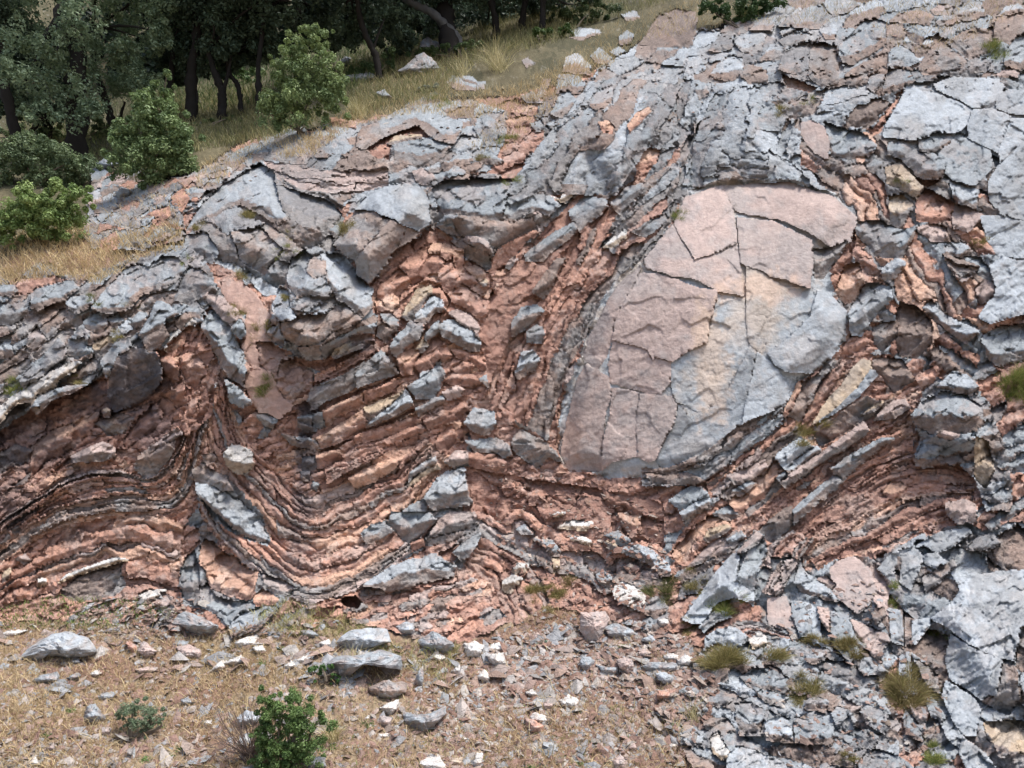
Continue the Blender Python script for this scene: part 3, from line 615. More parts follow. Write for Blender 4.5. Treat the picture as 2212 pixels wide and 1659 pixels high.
B t .22 .5 600,195 640,170 680,225 670,260
B G .26 .6 690,245 780,200 900,240 1000,320 1030,400 960,410 880,330 780,285 | grey lichen-pale bed
B g .14 .6 545,400 600,370 640,420 620,480 570,470
B w .2 .85 655,500 700,440 790,480 870,550 830,640 740,600 660,560 | white weathered bed cracked like a net
B g .18 .6 835,640 880,560 960,540 1000,620 930,685
B p .12 .5 840,380 910,375 950,410 860,430
B r .12 .5 720,350 800,340 830,380 760,390
B w .12 .5 0,380 30,330 110,340 80,390 20,400
B w .14 .5 -60,450 0,400 60,430 -20,520 -60,500
O diag|slanting_beds|thing|narrow red and grey beds slanting up to the right beside the big pale slab|rock beds
@F
R m 0 1060,850 1030,700 1080,600 1200,470 1260,400 1300,330 1380,270 1440,300 1480,340 1480,420 1450,480 1390,570 1320,610 1250,740 1210,840 1160,900
K rmbrm 8 .0 1045,860 1085,760 1180,600 1290,430 1400,320 1440,300 / 1180,950 1225,800 1300,655 1385,570 1450,480 1480,400
@2000,0,1.659
V2 130 22 46 gbgr .12 .8 | 1000,900 1110,900 1130,1100 1050,1290 1000,1400 840,1560 700,1640 560,1600 640,1440 800,1290 900,1100
B g .26 .85 650,1000 720,930 800,840 960,690 1040,740 1030,820 960,880 860,950 800,940 740,990
B d .32 .6 560,1130 620,1030 680,1010 760,1030 810,1080 780,1160 680,1240 600,1290 540,1250 | dark lichened block
B G .28 .8 80,1060 180,950 250,890 300,890 420,1000 520,1110 470,1170 420,1240 330,1250 240,1260 180,1180
B w .26 .6 240,1260 310,1300 330,1240 390,1190 410,1230 340,1310
B g .22 .8 0,1200 60,1120 150,1130 220,1240 300,1330 240,1390 130,1360 0,1440 -60,1400
B g .24 .6 370,1370 480,1260 600,1290 610,1340 500,1440 440,1500 400,1460
B g .2 .5 80,1650 200,1560 300,1490 400,1440 420,1490 300,1590 200,1680 90,1690
B g .22 .5 640,1320 740,1210 840,1190 840,1240 700,1390
B g .18 .5 780,1500 900,1420 1000,1390 1000,1430 860,1530
B w .16 .5 590,1600 650,1540 730,1490 740,1530 650,1600
B o .1 .6 740,1000 860,960 960,960 930,1050 840,1110 760,1040
B o .1 .6 460,1160 500,1140 530,1180 490,1220
B p .14 .6 390,1240 440,1200 440,1250 400,1280
@2000,1000,1.659
B b .22 .5 130,230 180,150 280,20 340,10 270,160 230,240 200,270
B g .18 .5 0,420 60,330 160,310 200,350 90,470 0,520
B g .16 .5 90,490 150,440 210,480 190,560 90,550
B G .24 .6 20,760 60,620 130,610 180,660 140,740 40,790
O crag|pitted_crag|thing|rough pitted grey crag at the top centre, crusted with lichen|rock crag
@2000,0,1.659
R b 0 100,700 250,600 500,520 600,400 760,340 960,290 1100,340 1130,500 1100,640 1100,900 1000,960 700,960 600,1020 430,1000 300,900 200,800 60,760
V 95 34 50 ggGgb .12 1
V2 110 50 48 gGG .2 1 | 500,520 600,400 760,340 960,290 1060,380 1080,560 960,580 900,600 820,640 700,660 600,640 520,600
@F
K gGgbG 6 .12 1085,420 1150,330 1230,230 1290,160 / 1330,420 1390,330 1450,240 1470,180
@2000,0,1.659
B g .2 .6 820,690 870,610 930,600 945,640 910,700
B o .1 .6 560,790 610,780 655,820 640,865 590,850
B o .1 .6 750,800 800,740 880,690 900,720 820,800 760,860
B G .3 .5 330,450 350,370 420,345 500,420 500,480 400,470
B g .26 .6 280,600 300,480 420,490 470,540 430,600 350,590
B g .26 .7 250,740 310,600 370,590 410,640 330,760
B g .2 .6 500,680 540,600 640,560 640,660 560,720
B g .18 .6 60,620 130,590 190,660 100,660
B b .16 .5 160,620 200,510 240,510 200,620
B o .05 .5 0,720 100,690 160,680 160,730 60,760
B o .05 .5 -40,780 60,750 150,760 120,810 0,820
B G .18 .6 120,800 180,780 200,840 160,850
B G .18 .6 230,810 270,780 290,810 250,830
B g .16 .7 70,390 100,370 140,410 90,430
B g .2 .7 510,360 560,310 640,370 620,400 540,400
B g .2 .7 640,330 690,300 730,330 680,350
B g .25 .6 690,240 740,200 780,220 760,270 700,280
@F
D .25 60 1240,300 1270,220 1340,180 1440,160 1480,200 1470,300 1430,330 1380,380 1330,420 1280,380
O crag2|blue_grey_crag|thing|knobbly blue grey crag right above the big pale slab|rock crag
@2000,0,1.659
R b 0 1060,700 1100,500 1250,440 1659,440 1900,600 2000,1000 2230,1200 2200,1330 2000,1300 1900,1230 1659,1260 1480,1200 1330,1170 1200,1200 1100,1330 1040,1280 1100,1100
V 120 36 60 gGgG .12 1
V2 150 50 62 GGg .2 1 | 1190,760 1280,620 1350,500 1440,520 1500,600 1659,640 1700,760 1680,1000 1720,1180 1600,1210 1480,1180 1330,1140 1190,1150 1120,1100 1150,900
@F
K GgG 4 .16 1475,400 1500,300 1530,220 1570,165 / 1680,410 1675,330 1690,270 1720,220
K Gg 3 .14 1560,320 1680,330 1790,395 / 1540,385 1680,388 1790,425
@2000,0,1.659
B b .16 .5 1370,1120 1440,1110 1500,1160 1400,1190 1340,1150
B g .2 .5 1200,520 1250,530 1270,600 1220,640 1190,580
B G .2 .7 1300,580 1350,500 1440,500 1450,560 1360,600
V2 130 40 -35 Gg .14 .8 | 1659,960 1720,1000 1850,1080 1990,1240 2060,1310 2140,1290 2200,1330 2060,1330 1900,1210 1800,1190 1659,1220
@F
D .28 60 1480,390 1500,280 1560,170 1640,190 1670,260 1700,320 1790,400 1850,440 1700,420 1560,400
O toprocks|crest_boulders|thing|tumbled grey boulders and blocks along the top right crest|rock ledge
@F
R b 0 1270,180 1330,120 1420,70 1560,60 1640,20 1720,-30 2500,-60 2500,170 2100,170 1950,190 1880,280 1800,290 1740,300 1640,190 1500,170 1400,150
V 90 36 20 gbGgG .14 .8
@2000,0,1.659
B b .3 .6 830,280 880,200 960,90 1060,60 1180,80 1190,200 1150,300 1000,300 | big dark lichened boulder
B G .22 .5 1110,500 1150,360 1210,370 1240,440 1190,470
B G .25 .6 1280,480 1330,420 1420,360 1480,370 1500,480 1400,520
B b .3 .6 1480,480 1500,430 1560,420 1640,450 1650,530 1530,540
B g .28 .7 1270,320 1370,210 1420,230 1420,300 1340,330
B G .25 .7 1440,260 1560,190 1640,220 1610,330 1500,340
B g .3 .6 1540,190 1610,110 1700,130 1680,190
B G .1 .7 710,90 800,70 820,110 740,130
B G .12 .7 380,230 410,170 460,180 560,190 570,210 440,250
@3000,0,1.659
B g .3 .7 70,160 130,110 250,50 350,40 400,100 330,180 200,170
B G .22 .7 330,190 380,175 440,190 430,240 370,240
B G .2 .7 80,200 150,170 175,190 90,225
B g .2 .7 70,260 130,230 240,230 230,270 110,300
B g .34 .8 60,440 110,330 190,290 262,272 262,500 160,470 | pale upper half of the long cut block
B b .33 .8 268,500 272,290 360,272 445,295 448,520 350,560
B g .32 .7 455,300 520,240 620,130 700,120 765,150 760,280 640,370 560,410 480,400
B b .3 .5 772,155 860,150 890,220 860,290 772,300
C o -.08 80,470 330,565 280,600 120,560
B b .24 .5 500,480 620,400 780,345 775,420 650,460 540,500
B g .28 .5 780,430 790,330 840,285 920,340 970,390 900,425 830,430
B b .24 .4 970,430 1050,320 1140,290 1230,350 1290,400 1230,450 1100,470 1000,480
B b .28 .3 1160,275 1260,200 1330,180 1420,190 1430,330 1300,380 1220,310
B b .32 .5 1460,230 1480,120 1560,90 1700,100 1700,200 1560,280
B g .2 .7 740,590 780,440 860,450 900,450 950,520 880,560 790,595
B g .26 .6 650,510 680,480 750,480 740,540 680,590 640,560
B G .2 .7 1190,100 1240,50 1300,30 1360,60 1290,100
B G .25 .6 1480,100 1540,40 1620,20 1650,60 1540,90
B b .2 .5 790,130 860,80 1000,60 1080,110 1050,150 900,140
B g .16 .5 880,170 960,150 1010,210 990,290 920,250
B G .2 .7 1000,290 1030,255 1070,265 1040,300
B b .2 .5 500,500 640,480 640,540 520,560
B g .3 .7 1540,340 1600,240 1700,210 1700,440 1560,440 1530,400
B p .2 .6 1480,480 1560,430 1620,470 1600,530 1500,510
B p .05 .6 1050,60 1130,20 1200,40 1180,90 1080,90
O rslab|stepped_grey_slab|thing|broad blue grey limestone slabs split by diagonal cracks at the upper right edge|rock slab
@F
R b .05 1900,290 1960,180 2040,170 2150,165 2400,180 2400,500 2330,560 2130,420 2030,390 1960,340 1900,300
V 110 50 -30 Gg .1 .7
@3000,0,1.659
B G .26 .9 1075,545 1200,500 1420,510 1500,510 1530,560 1470,650 1420,680 1330,688 1230,638 1150,600 1095,575
B G .26 .92 740,880 770,800 860,640 905,550 1000,590 1080,605 1200,650 1315,705 1285,790 1240,840 1110,860 960,900 840,890
B G .27 .92 1325,712 1450,712 1570,755 1560,850 1530,900 1490,980 1300,890 1295,800
B G .27 .9 1480,620 1560,580 1780,600 1780,740 1560,728 1475,698
B g .22 .9 1110,990 1190,905 1290,898 1440,975 1450,1080 1340,1190 1200,1160 1110,1080
B G .25 .9 1500,970 1575,770 1800,770 1800,830 1580,960 1505,1050
B G .24 .92 1430,1180 1470,1095 1650,920 1800,900 1800,1470 1659,1440 1500,1380 1440,1300
B g .18 .8 970,910 1090,865 1200,865 1175,920 1080,980 980,965
O mixed|weathered_ledges|thing|crumbling brown, tan and rust ledges between the pale slab and the right edge slabs|rock ledge
@F
R b 0 1730,290 1900,290 1960,340 2050,400 2130,430 2250,560 2140,700 2100,820 2030,800 1960,760 1860,700 1830,600 1850,500 1800,420 1730,350
V 90 24 -38 bbgrgo .08 .8
@3000,0,1.659
@F
K bgrbgo 7 .08 1900,300 1990,400 2070,520 2110,640 / 1800,430 1870,530 1930,640 2000,760
@3000,0,1.659
B p .2 .9 210,870 220,790 280,780 360,830 400,920 380,1020 300,980
B g .2 .8 370,800 500,830 610,870 700,940 660,1000 560,1020 410,1010 400,920
B g .32 .6 780,1000 780,920 960,910 960,980 1080,1000 1150,1060 1120,1150 1000,1150 920,1100 860,1020 | lumpy grey ledge with an open crack beneath
B t .28 .6 760,1080 850,1050 920,1100 1000,1210 970,1280 880,1230 770,1180
C d -.12 920,1110 1000,1160 1120,1160 1040,1210 1000,1200
B r .04 .8 950,1310 1030,1220 1100,1260 1200,1320 1180,1420 1100,1440 960,1430
B p .16 .85 1190,1400 1215,1325 1310,1350 1400,1400 1300,1490 1200,1480
B G .2 .8 1210,1285 1180,1180 1370,1230 1340,1340 1250,1320
B t .14 .5 790,1270 860,1260 940,1320 900,1400 860,1490 790,1470
B p .12 .7 960,1480 1040,1450 1150,1480 1160,1560 1060,1560
B G .14 .8 1160,1570 1250,1570 1300,1600 1250,1659 1150,1640
B g .18 .6 560,1440 700,1430 860,1490 970,1460 900,1590 870,1670 700,1659 580,1520
B G .12 .9 1380,1400 1500,1400 1800,1450 1800,1659 1500,1659 1420,1560
B g .2 .5 640,1070 690,1030 740,1050 720,1090 660,1110
B b .2 .5 480,1090 600,1060 640,1110 560,1150
@3000,1000,1.659
B G .24 .7 520,370 600,230 640,170 720,180 790,200 800,280 720,350 660,420 600,510 540,500 | grey tooth-shaped slab
B G .26 .6 740,80 830,10 890,40 860,90 790,170 740,140
B o .02 .6 500,60 580,40 620,150 560,280 500,320 440,220
B G .28 .92 1370,390 1420,300 1480,200 1440,60 1520,10 1800,60 1800,330 1600,380 1440,430
B p .1 .7 1340,210 1400,150 1470,190 1450,260 1370,310
B g .12 .7 1380,520 1500,450 1800,430 1800,640 1500,710 1420,650
B G .2 .6 1000,330 1050,290 1160,390 1280,450 1370,490 1280,560 1180,490 1080,420
K bpb 5 .12 1130,-20 1240,20 1370,60 / 1200,120 1260,170 1320,140
B b .08 .6 850,300 960,330 1050,420 1060,560 960,660 850,640 820,480
B b .1 .5 680,460 760,430 830,420 830,520 740,610 690,560
O bigslab|pale_slab|thing|huge smooth pink and blue grey slab with curved edge filling the centre right|rock slab
@F
R x .0 1212,1000 1205,920 1225,830 1255,760 1290,660 1330,600 1390,560 1450,480 1480,410 1560,385 1700,385 1800,415 1850,470 1840,520 1790,560 1800,640 1835,690 1815,750 1720,830 1700,900 1640,960 1540,1000 1450,1035 1300,1030
B p .14 .97 1455,485 1480,425 1560,400 1578,430 1590,520 1560,540 1500,560 1450,520
B p .12 .97 1392,560 1452,485 1498,562 1560,543 1592,525 1597,560 1602,637 1548,625 1500,600 1440,590 1395,575
B p .20 .95 1563,402 1700,393 1800,425 1850,470 1835,520 1795,530 1750,500 1680,470 1590,455
B p .18 .96 1592,470 1670,478 1752,520 1755,560 1747,620 1700,602 1640,590 1600,565
B b .12 .6 1757,540 1795,535 1830,520 1800,570 1775,600 1760,600
@2000,1000,1.659
B p .12 .96 830,110 960,120 1060,150 1110,175 1210,210 1320,220 1310,350 1270,420 1260,560 1180,590 1060,680 960,660 940,640 910,670 870,600 780,570 650,540 650,440 700,300 | central pink plate
B p .06 .96 790,100 828,65 800,150 750,230 700,320 650,430 640,540 610,640 540,740 460,650 500,520 560,420 620,290 700,170
B p .06 .97 655,550 780,580 865,610 905,680 940,660 1030,685 1025,800 960,890 850,875 740,845 640,815 625,700
B p .07 .97 650,855 740,860 820,885 805,1100 800,1290 640,1330 575,1390 590,1200 640,1000
B p .07 .97 828,890 1030,908 1060,960 1040,1090 1000,1160 930,1305 880,1330 820,1295 808,1100
B p .04 .97 480,700 620,790 635,900 600,1000 580,1200 568,1390 370,1390 320,1290 330,1180 390,930 430,790
B x .03 .98 1325,300 1500,262 1515,430 1528,590 1400,850 1300,960 1200,1000 1130,960 1060,935 1030,830 1040,690 1180,600 1265,565 | blue and cream lower face
B G .02 .98 1080,965 1170,1080 1300,975 1405,855 1535,605 1659,690 1700,760 1659,1000 1500,1150 1300,1260 1150,1340 980,1380 935,1320 1015,1150 1055,1090
B x .03 .98 1520,70 1600,90 1750,200 1940,210 1960,310 1890,420 1750,560 1659,670 1540,560 1520,420
@3000,1000,1.659
B G .14 .93 325,225 400,240 500,360 505,440 460,560 400,660 270,750 130,740 50,700 0,630 100,560 270,400 300,300
B G .08 .9 -70,620 0,680 60,745 130,850 130,950 60,1050 0,1090 -80,1130 -180,1150 -130,900
@F
D .12 45 1212,1000 1225,830 1290,660 1390,560 1480,410 1560,385 1700,385 1800,415 1850,470 1790,560 1800,640 1835,690 1815,750 1720,830 1700,900 1640,960 1540,1000 1450,1035 1300,1030
O under|slab_rim_beds|thing|thin grey beds wrapping under the curved lower edge of the pale slab|rock beds
@2600,1400,1.8433
K gbg 4 .08 -180,790 0,790 250,690 500,500 600,430 700,400 860,330 / -180,920 0,920 280,900 330,840 500,740 650,620 870,430
B b .12 .4 -150,830 0,840 150,830 280,880 200,910 60,900 -100,890
B g .22 .6 20,1020 100,960 180,920 250,930 310,990 270,1050 90,1080
B G .24 .6 100,1100 250,1020 310,995 325,1010 280,1080 120,1160
O rightbeds|curving_beds|thing|parallel red and grey beds curving up to the right beneath the pale slab|rock beds
@2600,1400,1.8433
R m -.02 880,420 960,180 1160,0 1280,0 1500,-40 1700,0 1800,150 1860,300 1770,420 1800,560 1760,700 1560,760 1270,900 1060,1090 800,1340 700,1290 640,1250 400,1400 200,1520 60,1500 0,1400 100,1250 300,1130 480,1080 450,1000 320,1000 280,900 500,740 650,620
V 44 9 33 rrbrmo .03 .8
K rpbrob 6 .05 320,960 520,790 760,560 900,420 / 600,1140 740,1000 860,900 1130,700
K rro 4 .05 1180,700 1300,620 1500,520 1760,380 / 1280,900 1460,780 1640,700 1780,660
B b .12 .6 880,410 960,190 1100,100 1160,20 1210,0 1060,290 990,440
B r .08 .7 985,470 1110,190 1200,80 1290,20 1200,200 1080,400
B o .1 .6 845,400 870,330 960,160 965,200 900,360 860,420
B t .14 .95 1060,470 1180,270 1260,200 1350,60 1420,0 1500,30 1490,80 1380,210 1240,350 1110,450 | cream and rust smooth bed face
B G .16 .9 1110,448 1240,350 1385,205 1480,80 1540,90 1440,210 1300,330
B b .12 .1 1055,495 1200,430 1440,262 1560,320 1440,440 1160,600 1100,620
B t .2 .7 1410,400 1500,330 1560,310 1510,370
B p .2 .6 1530,400 1640,300 1720,290 1750,350 1650,420 1500,440
B b .1 .6 1500,0 1700,0 1780,150 1640,240 1560,130 1480,40
B G .34 .6 790,710 840,650 970,560 1060,630 960,700 880,800 830,760 | squared grey block standing on the beds
B G .3 .6 870,805 960,715 1080,625 1110,660 900,835
B p .36 .5 820,880 1100,680 1420,460 1470,500 1430,560 1160,720 870,920 | long straight bed with flat pink top
B g .3 .4 1190,790 1300,700 1420,640 1560,570 1640,570 1560,640 1400,760 1270,880 1220,840
B g .28 .4 910,1100 990,1020 1100,920 1220,840 1270,890 1200,960 1060,1080 960,1150 910,1210
B b .2 .3 660,1260 740,1170 850,1080 905,1060 910,1210 780,1330 700,1290
B o .08 .8 450,1030 560,920 720,830 780,740 830,790 780,880 700,990 600,1060 530,1130 480,1080
B p .14 .7 440,840 700,740 730,780 600,900 500,900
B g .14 .5 470,960 600,880 640,900 540,990
B g .1 .5 340,1110 450,1050 520,1130 400,1180
B g .12 .5 800,850 860,810 870,850 810,880
B o .06 .85 40,1400 180,1240 320,1130 480,1190 300,1260 180,1330 160,1490 60,1460
B t .16 .6 270,1290 310,1230 430,1190 470,1210 360,1290 300,1320
B p .14 .7 160,1500 300,1350 500,1240 570,1270 450,1390 300,1450
B G .18 .6 440,1300 540,1240 570,1270 480,1360
O fan|orange_fan_beds|thing|hollowed fan of thin orange and brown beds at the right, above the lower grey rock|rock beds
@2600,1400,1.8433
R r -.06 640,1659 650,1500 700,1380 800,1300 960,1160 1270,900 1560,750 1780,660 2212,760 2212,1100 2000,1200 1700,1300 1500,1400 1200,1450 1130,1500 1000,1450 950,1600 800,1659
V 60 8 28 rromb .0 .7
K rrobrm 12 -.02 900,1230 1060,1080 1280,900 1560,740 1760,680 2000,690 2212,760 / 1090,1520 1200,1450 1500,1370 1700,1270 1900,1180 2000,1140 2212,1080
K bpr 6 .12 650,1540 680,1440 760,1320 900,1240 / 900,1700 920,1560 1000,1380 1080,1300
B b .22 .4 1790,700 1900,680 2120,690 2110,740 1860,780 1800,760
B p .28 .5 2010,1040 2150,1010 2230,1060 2230,1180 2100,1180 2030,1120 | smooth rust stone under the crag
B o -.0 .7 1570,960 1620,890 1700,900 1730,930 1650,1010 1600,1000
O rcrag|knobbly_crag|thing|knobbly grey crag overhanging the orange fan near the right edge|rock crag
@2600,1400,1.8433
R b .1 1760,420 1830,300 1950,230 2000,120 2100,80 2240,200 2330,330 2420,600 2500,900 2480,1100 2300,1090 2180,800 1800,700 1820,560
V 80 28 18 gGbg .2 .9
B g .34 .5 1770,400 1840,310 1960,250 2100,240 2250,330 2300,460 2212,520 2100,540 1900,530 1800,470
B G .3 .7 1950,200 2040,110 2160,120 2250,200 2200,260 2080,230
B p .25 .5 1940,550 2000,520 2110,550 2050,580
B t .2 .5 2230,560 2320,600 2360,800 2300,930 2230,860
@F
D .3 40 1965,900 2000,860 2080,840 2140,880 2150,960 2120,990 2060,985 2000,960
O wedge|grey_wedge|thing|tall pale grey wedge of rock leaning up from the foot, centre right|rock wedge
@2400,2000,1.8433
R g 0 480,780 600,620 700,470 850,300 900,240 960,200 1010,130 1070,165 1100,270 1070,340 1020,440 1010,660 960,650 870,640 740,670 640,800
B G .26 .93 490,770 600,620 700,470 850,300 900,300 870,480 990,560 1000,640 950,640 860,600 740,640 620,790 560,800
B g .28 .8 900,300 1040,220 1095,270 1030,420 1000,560 875,480 940,330
B p .28 .8 890,280 960,200 1010,140 1062,170 1030,220 930,280
K g 3 .1 600,820 700,720 800,690 / 640,860 720,790 850,760
@F
D .25 40 1480,1340 1520,1260 1590,1170 1640,1150 1650,1230 1620,1300 1600,1330 1560,1300
O lowslabs|upright_slabs|thing|row of upright grey and pink slabs at the foot on the right|rock slab
@2400,2000,1.8433
R b 0 1010,640 1020,440 1100,330 1250,300 1340,400 1480,450 1560,380 1720,310 1900,330 2060,230 2300,150 2300,700 2000,1100 1900,1250 1760,1150 1700,1100 1500,950 1300,900 1100,850
V 130 50 -62 gGpgGb .10 .7
K bprb 4 .1 1060,580 1100,480 1200,340 / 1200,600 1230,500 1350,340
B G .2 .8 1290,500 1340,340 1370,440 1560,550 1620,620 1600,640 1440,600 1340,570
B p .14 .92 1100,615 1230,610 1270,700 1290,820 1200,830 1110,800
B p .1 .8 1150,540 1190,480 1210,580 1160,600
B g .22 .9 1270,640 1360,650 1410,760 1410,880 1340,880 1290,760
B G .2 .9 1370,650 1460,700 1480,900 1425,870 1415,760
B p .28 .8 1465,680 1530,690 1560,840 1540,850 1480,760
B g .22 .92 1560,720 1690,750 1720,900 1760,1000 1700,1090 1600,960 1560,850
B p .18 .95 1550,400 1640,340 1720,320 1840,430 1880,560 1830,660 1750,720 1640,640 1560,560 | pink smooth slab above the row
B p .1 .7 1460,480 1520,460 1590,520 1560,550
B G .22 .92 1960,330 2060,240 2230,150 2260,380 2080,580 1980,480 1900,400
B G .2 .9 2260,380 2380,300 2400,480 2300,560 2240,500
B p .18 .8 1700,770 1850,830 1960,880 1980,920 1920,1000 1890,1100 1840,1000 1760,900
B g .22 .8 1760,1120 1800,1030 1870,1050 1950,1150 1880,1180 1800,1180
B g .2 .8 1800,1180 1890,1180 1920,1340 1830,1290
B b .18 .7 1850,720 1930,680 1950,740 1880,800
K rbp 5 .05 820,820 950,760 1080,800 1280,890 / 860,880 1000,860 1100,880 1290,930
O bigright|right_wall|thing|tall rippled blue grey limestone wall with long diagonal cracks in the lower right corner|rock face
@3000,2000,1.659
R b .02 770,640 850,250 950,200 1130,110 1290,60 1400,120 1560,60 1850,60 1850,1800 1450,1800 1150,1450 1050,1200 850,1050 830,850
V 200 80 -38 GgGb .1 .7
B G .2 .95 1055,685 1180,600 1300,420 1500,380 1800,380 1800,700 1640,740 1590,950 1480,935 1300,845 1150,735
B G .22 .95 1150,960 1180,790 1330,885 1515,962 1480,1170 1380,1210 1300,1150 1180,1075
B b .18 .3 1525,975 1600,1000 1625,1200 1560,1310 1460,1270 1390,1222 1490,1175
B b .1 .6 1640,760 1800,740 1800,1100 1660,1040 1610,1000
B G .24 .9 1150,1090 1330,1205 1370,1280 1340,1440 1270,1440 1200,1350 1130,1180
B G .16 .9 780,625 860,640 880,860 800,830
B b .14 .8 884,645 925,680 935,850 884,870
B G .2 .9 935,700 1040,690 1050,720 950,850 935,840
B G .2 .9 855,925 905,905 930,1080 850,1040
B G .18 .9 930,920 1010,970 1000,1060 960,980
B G .2 .8 870,1060 940,1120 960,1170 890,1210 850,1140
B b .16 .8 960,960 1010,975 1090,1050 1100,1160 1040,1150
B t .1 .8 1400,1360 1600,1350 1800,1370 1800,1640 1500,1580 1420,1450
B G .18 .9 1240,1560 1260,1460 1400,1560 1500,1700 1300,1700
B G .2 .9 1000,280 1080,265 1160,330 1120,370 1020,330 | loose corner of the cracked slab
B G .18 .92 945,230 1100,130 1280,105 1305,130 1180,220 1100,258 1000,200
B G .16 .92 850,250 940,220 1000,300 960,400 920,500 850,440 870,330
B g .2 .8 1290,235 1350,165 1450,140 1500,200 1420,240
B g .18 .8 1410,80 1500,0 1500,90 1440,120
B b .1 .7 1000,420 1080,380 1200,300 1220,340 1120,440 1020,520
B p .14 .8 900,1210 960,1180 1040,1280 1010,1400 940,1310
B g .16 .8 1060,1200 1150,1330 1120,1360 1050,1310 1020,1230
B g .14 .8 880,1250 940,1330 1000,1480 930,1450 880,1380
@F
D .2 80 1990,1330 2050,1230 2140,1230 2300,1240 2300,1600 2150,1580 2050,1450
O lowrock|blocky_outcrop|thing|low blocky grey outcrop packed with rubble at the bottom right|rock outcrop
@2400,2000,1.8433
R m 0 600,1000 700,960 900,960 1000,860 1300,920 1500,940 1700,1100 1800,1160 1950,1300 2050,1500 2050,1900 600,1900 380,1500 300,1400 420,1300 600,1200 580,1100
V 100 40 -24 gGbGg .12 .7
B G .3 .6 640,990 660,890 740,840 830,830 900,850 960,900 900,965 830,960 740,940 670,960 | rounded pale boulder above an olive tuft
B w .2 .7 960,910 1030,870 1100,900 1080,960 1000,980
B G .26 .6 1380,1040 1440,990 1500,1020 1500,1060 1430,1090 1390,1070
B G .16 .6 1390,1090 1430,1110 1480,1160 1420,1150
B b .22 .25 640,1125 740,1095 820,1130 810,1220 700,1210 640,1160
B G .24 .8 640,1065 720,1050 800,1090 740,1105 640,1095
B t .2 .5 570,1100 620,1090 640,1160 600,1170
B g .18 .7 900,1180 1000,1120 1100,1120 1280,1220 1230,1300 1100,1290 960,1250
B g .12 .7 640,1350 760,1290 840,1350 740,1400
B g .12 .7 400,1400 480,1330 590,1330 560,1400 500,1480
B b .16 .6 640,1480 800,1480 860,1560 760,1600 650,1560
B g .24 .7 880,1410 1000,1380 1100,1440 1075,1600 900,1600
B G .28 .7 1080,1510 1180,1460 1270,1520 1285,1659 1090,1640
B g .28 .7 1292,1495 1460,1475 1580,1530 1560,1670 1300,1655
B g .2 .5 1370,1360 1440,1320 1530,1360 1520,1430 1370,1420
B G .26 .6 1570,1450 1600,1400 1700,1430 1740,1500 1700,1580 1600,1530
B g .28 .6 1780,1430 1850,1400 1940,1440 1980,1530 1940,1590 1820,1520
B g .2 .5 1740,1600 1800,1560 1900,1620 1860,1700 1760,1680
B G .15 .8 500,1600 580,1590 640,1630 600,1670 520,1660
B p .16 .7 1700,1400 1790,1390 1740,1430 1690,1440
B g .2 .6 1000,1260 1120,1290 1240,1330 1200,1400 1080,1360
@3000,2000,1.659
B g .26 .6 600,1560 700,1540 860,1590 940,1659 900,1760 620,1760 580,1640
B g .2 .6 560,1560 640,1530 600,1600 560,1640
B G .2 .8 -20,1620 60,1600 140,1659 140,1760 -40,1760
@2000,2000,1.659
B G .24 .7 1390,1640 1400,1570 1470,1520 1560,1540 1659,1580 1659,1760 1400,1760
B w .14 .8 1280,1470 1330,1420 1400,1560 1370,1600 1300,1560
B G .16 .8 1110,1460 1130,1430 1240,1460 1220,1500 1140,1500
B g .2 .6 1450,1250 1540,1230 1640,1300 1600,1420 1500,1420 1450,1340
@0,2000,1.659
S G .45 .7 140,940 190,890 330,810 430,780 560,830 610,900 560,930 450,940 290,930 250,960 190,1000|largest pale grey boulder with a dark crack, lying in dry grass at the lower left
S g .4 .6 1110,720 1190,645 1290,680 1400,740 1380,810 1300,820 1200,750|jagged grey rock leaning below the grey toe of the pink triangular slab
S g .18 .8 200,1110 260,1060 370,1040 380,1100 300,1130|flat grey stone half sunk in straw under the largest pale boulder
S G .2 .6 630,1190 680,1170 760,1160 720,1220 650,1230|small blue grey stone with a pointed corner just above the grey green shrub
S g .35 .6 540,1350 570,1260 620,1250 690,1350 640,1390|pyramid shaped grey rock just left of the grey green shrub
S w .2 .6 570,1060 620,1025 660,1040 600,1080|small white stone right of the flat grey half sunk one
S p .35 .6 890,900 930,840 1010,900 960,960|pointed pinkish boulder standing among brown rocks, straight above the grey green shrub
S r .3 .5 815,850 840,840 890,860 895,905 860,920|dark red stone touching the pointed pinkish boulder
S w .25 .6 1340,1045 1400,990 1460,930 1500,940 1440,1030|long pale splinter of stone tilted in the straw below the triangular slab
S w .25 .6 1530,845 1600,810 1680,790 1680,880 1540,890|white flat-topped rock right under the foot of the triangular slab
S w .18 .6 1450,980 1560,930 1610,960 1520,1000|thin pale stone lying beside the long pale splinter
S w .16 .6 1320,1360 1370,1350 1375,1395 1330,1390|small square white stone between the two shrubs
S G .16 .7 1180,1220 1220,1200 1250,1250 1200,1260|small blue grey stone right of the grey green shrub
S g .16 .7 1100,1380 1150,1365 1200,1380 1180,1400|thin bluish stone touching the right edge of the grey green shrub
S p .2 .6 650,1440 660,1400 720,1400 710,1455|pink stone just below the pyramid shaped grey rock
S b .22 .6 790,1600 820,1540 865,1520 850,1570|brown pointed stone low in the straw beneath the grey green shrub
S w .16 .7 -10,800 60,770 180,765 120,790 20,810|long low pale stone at the left edge above the largest pale boulder
S p .18 .7 885,1020 950,1005 1020,1010 980,1045 900,1045|flat pink stone in dry grass above the grey green shrub
S p .3 .5 1150,880 1220,860 1300,900 1290,960 1200,950|broad dusty pink rock below the jagged grey leaning rock
S g .25 .6 1110,860 1150,830 1230,840 1180,890|knobbly grey rock resting on the broad dusty pink rock
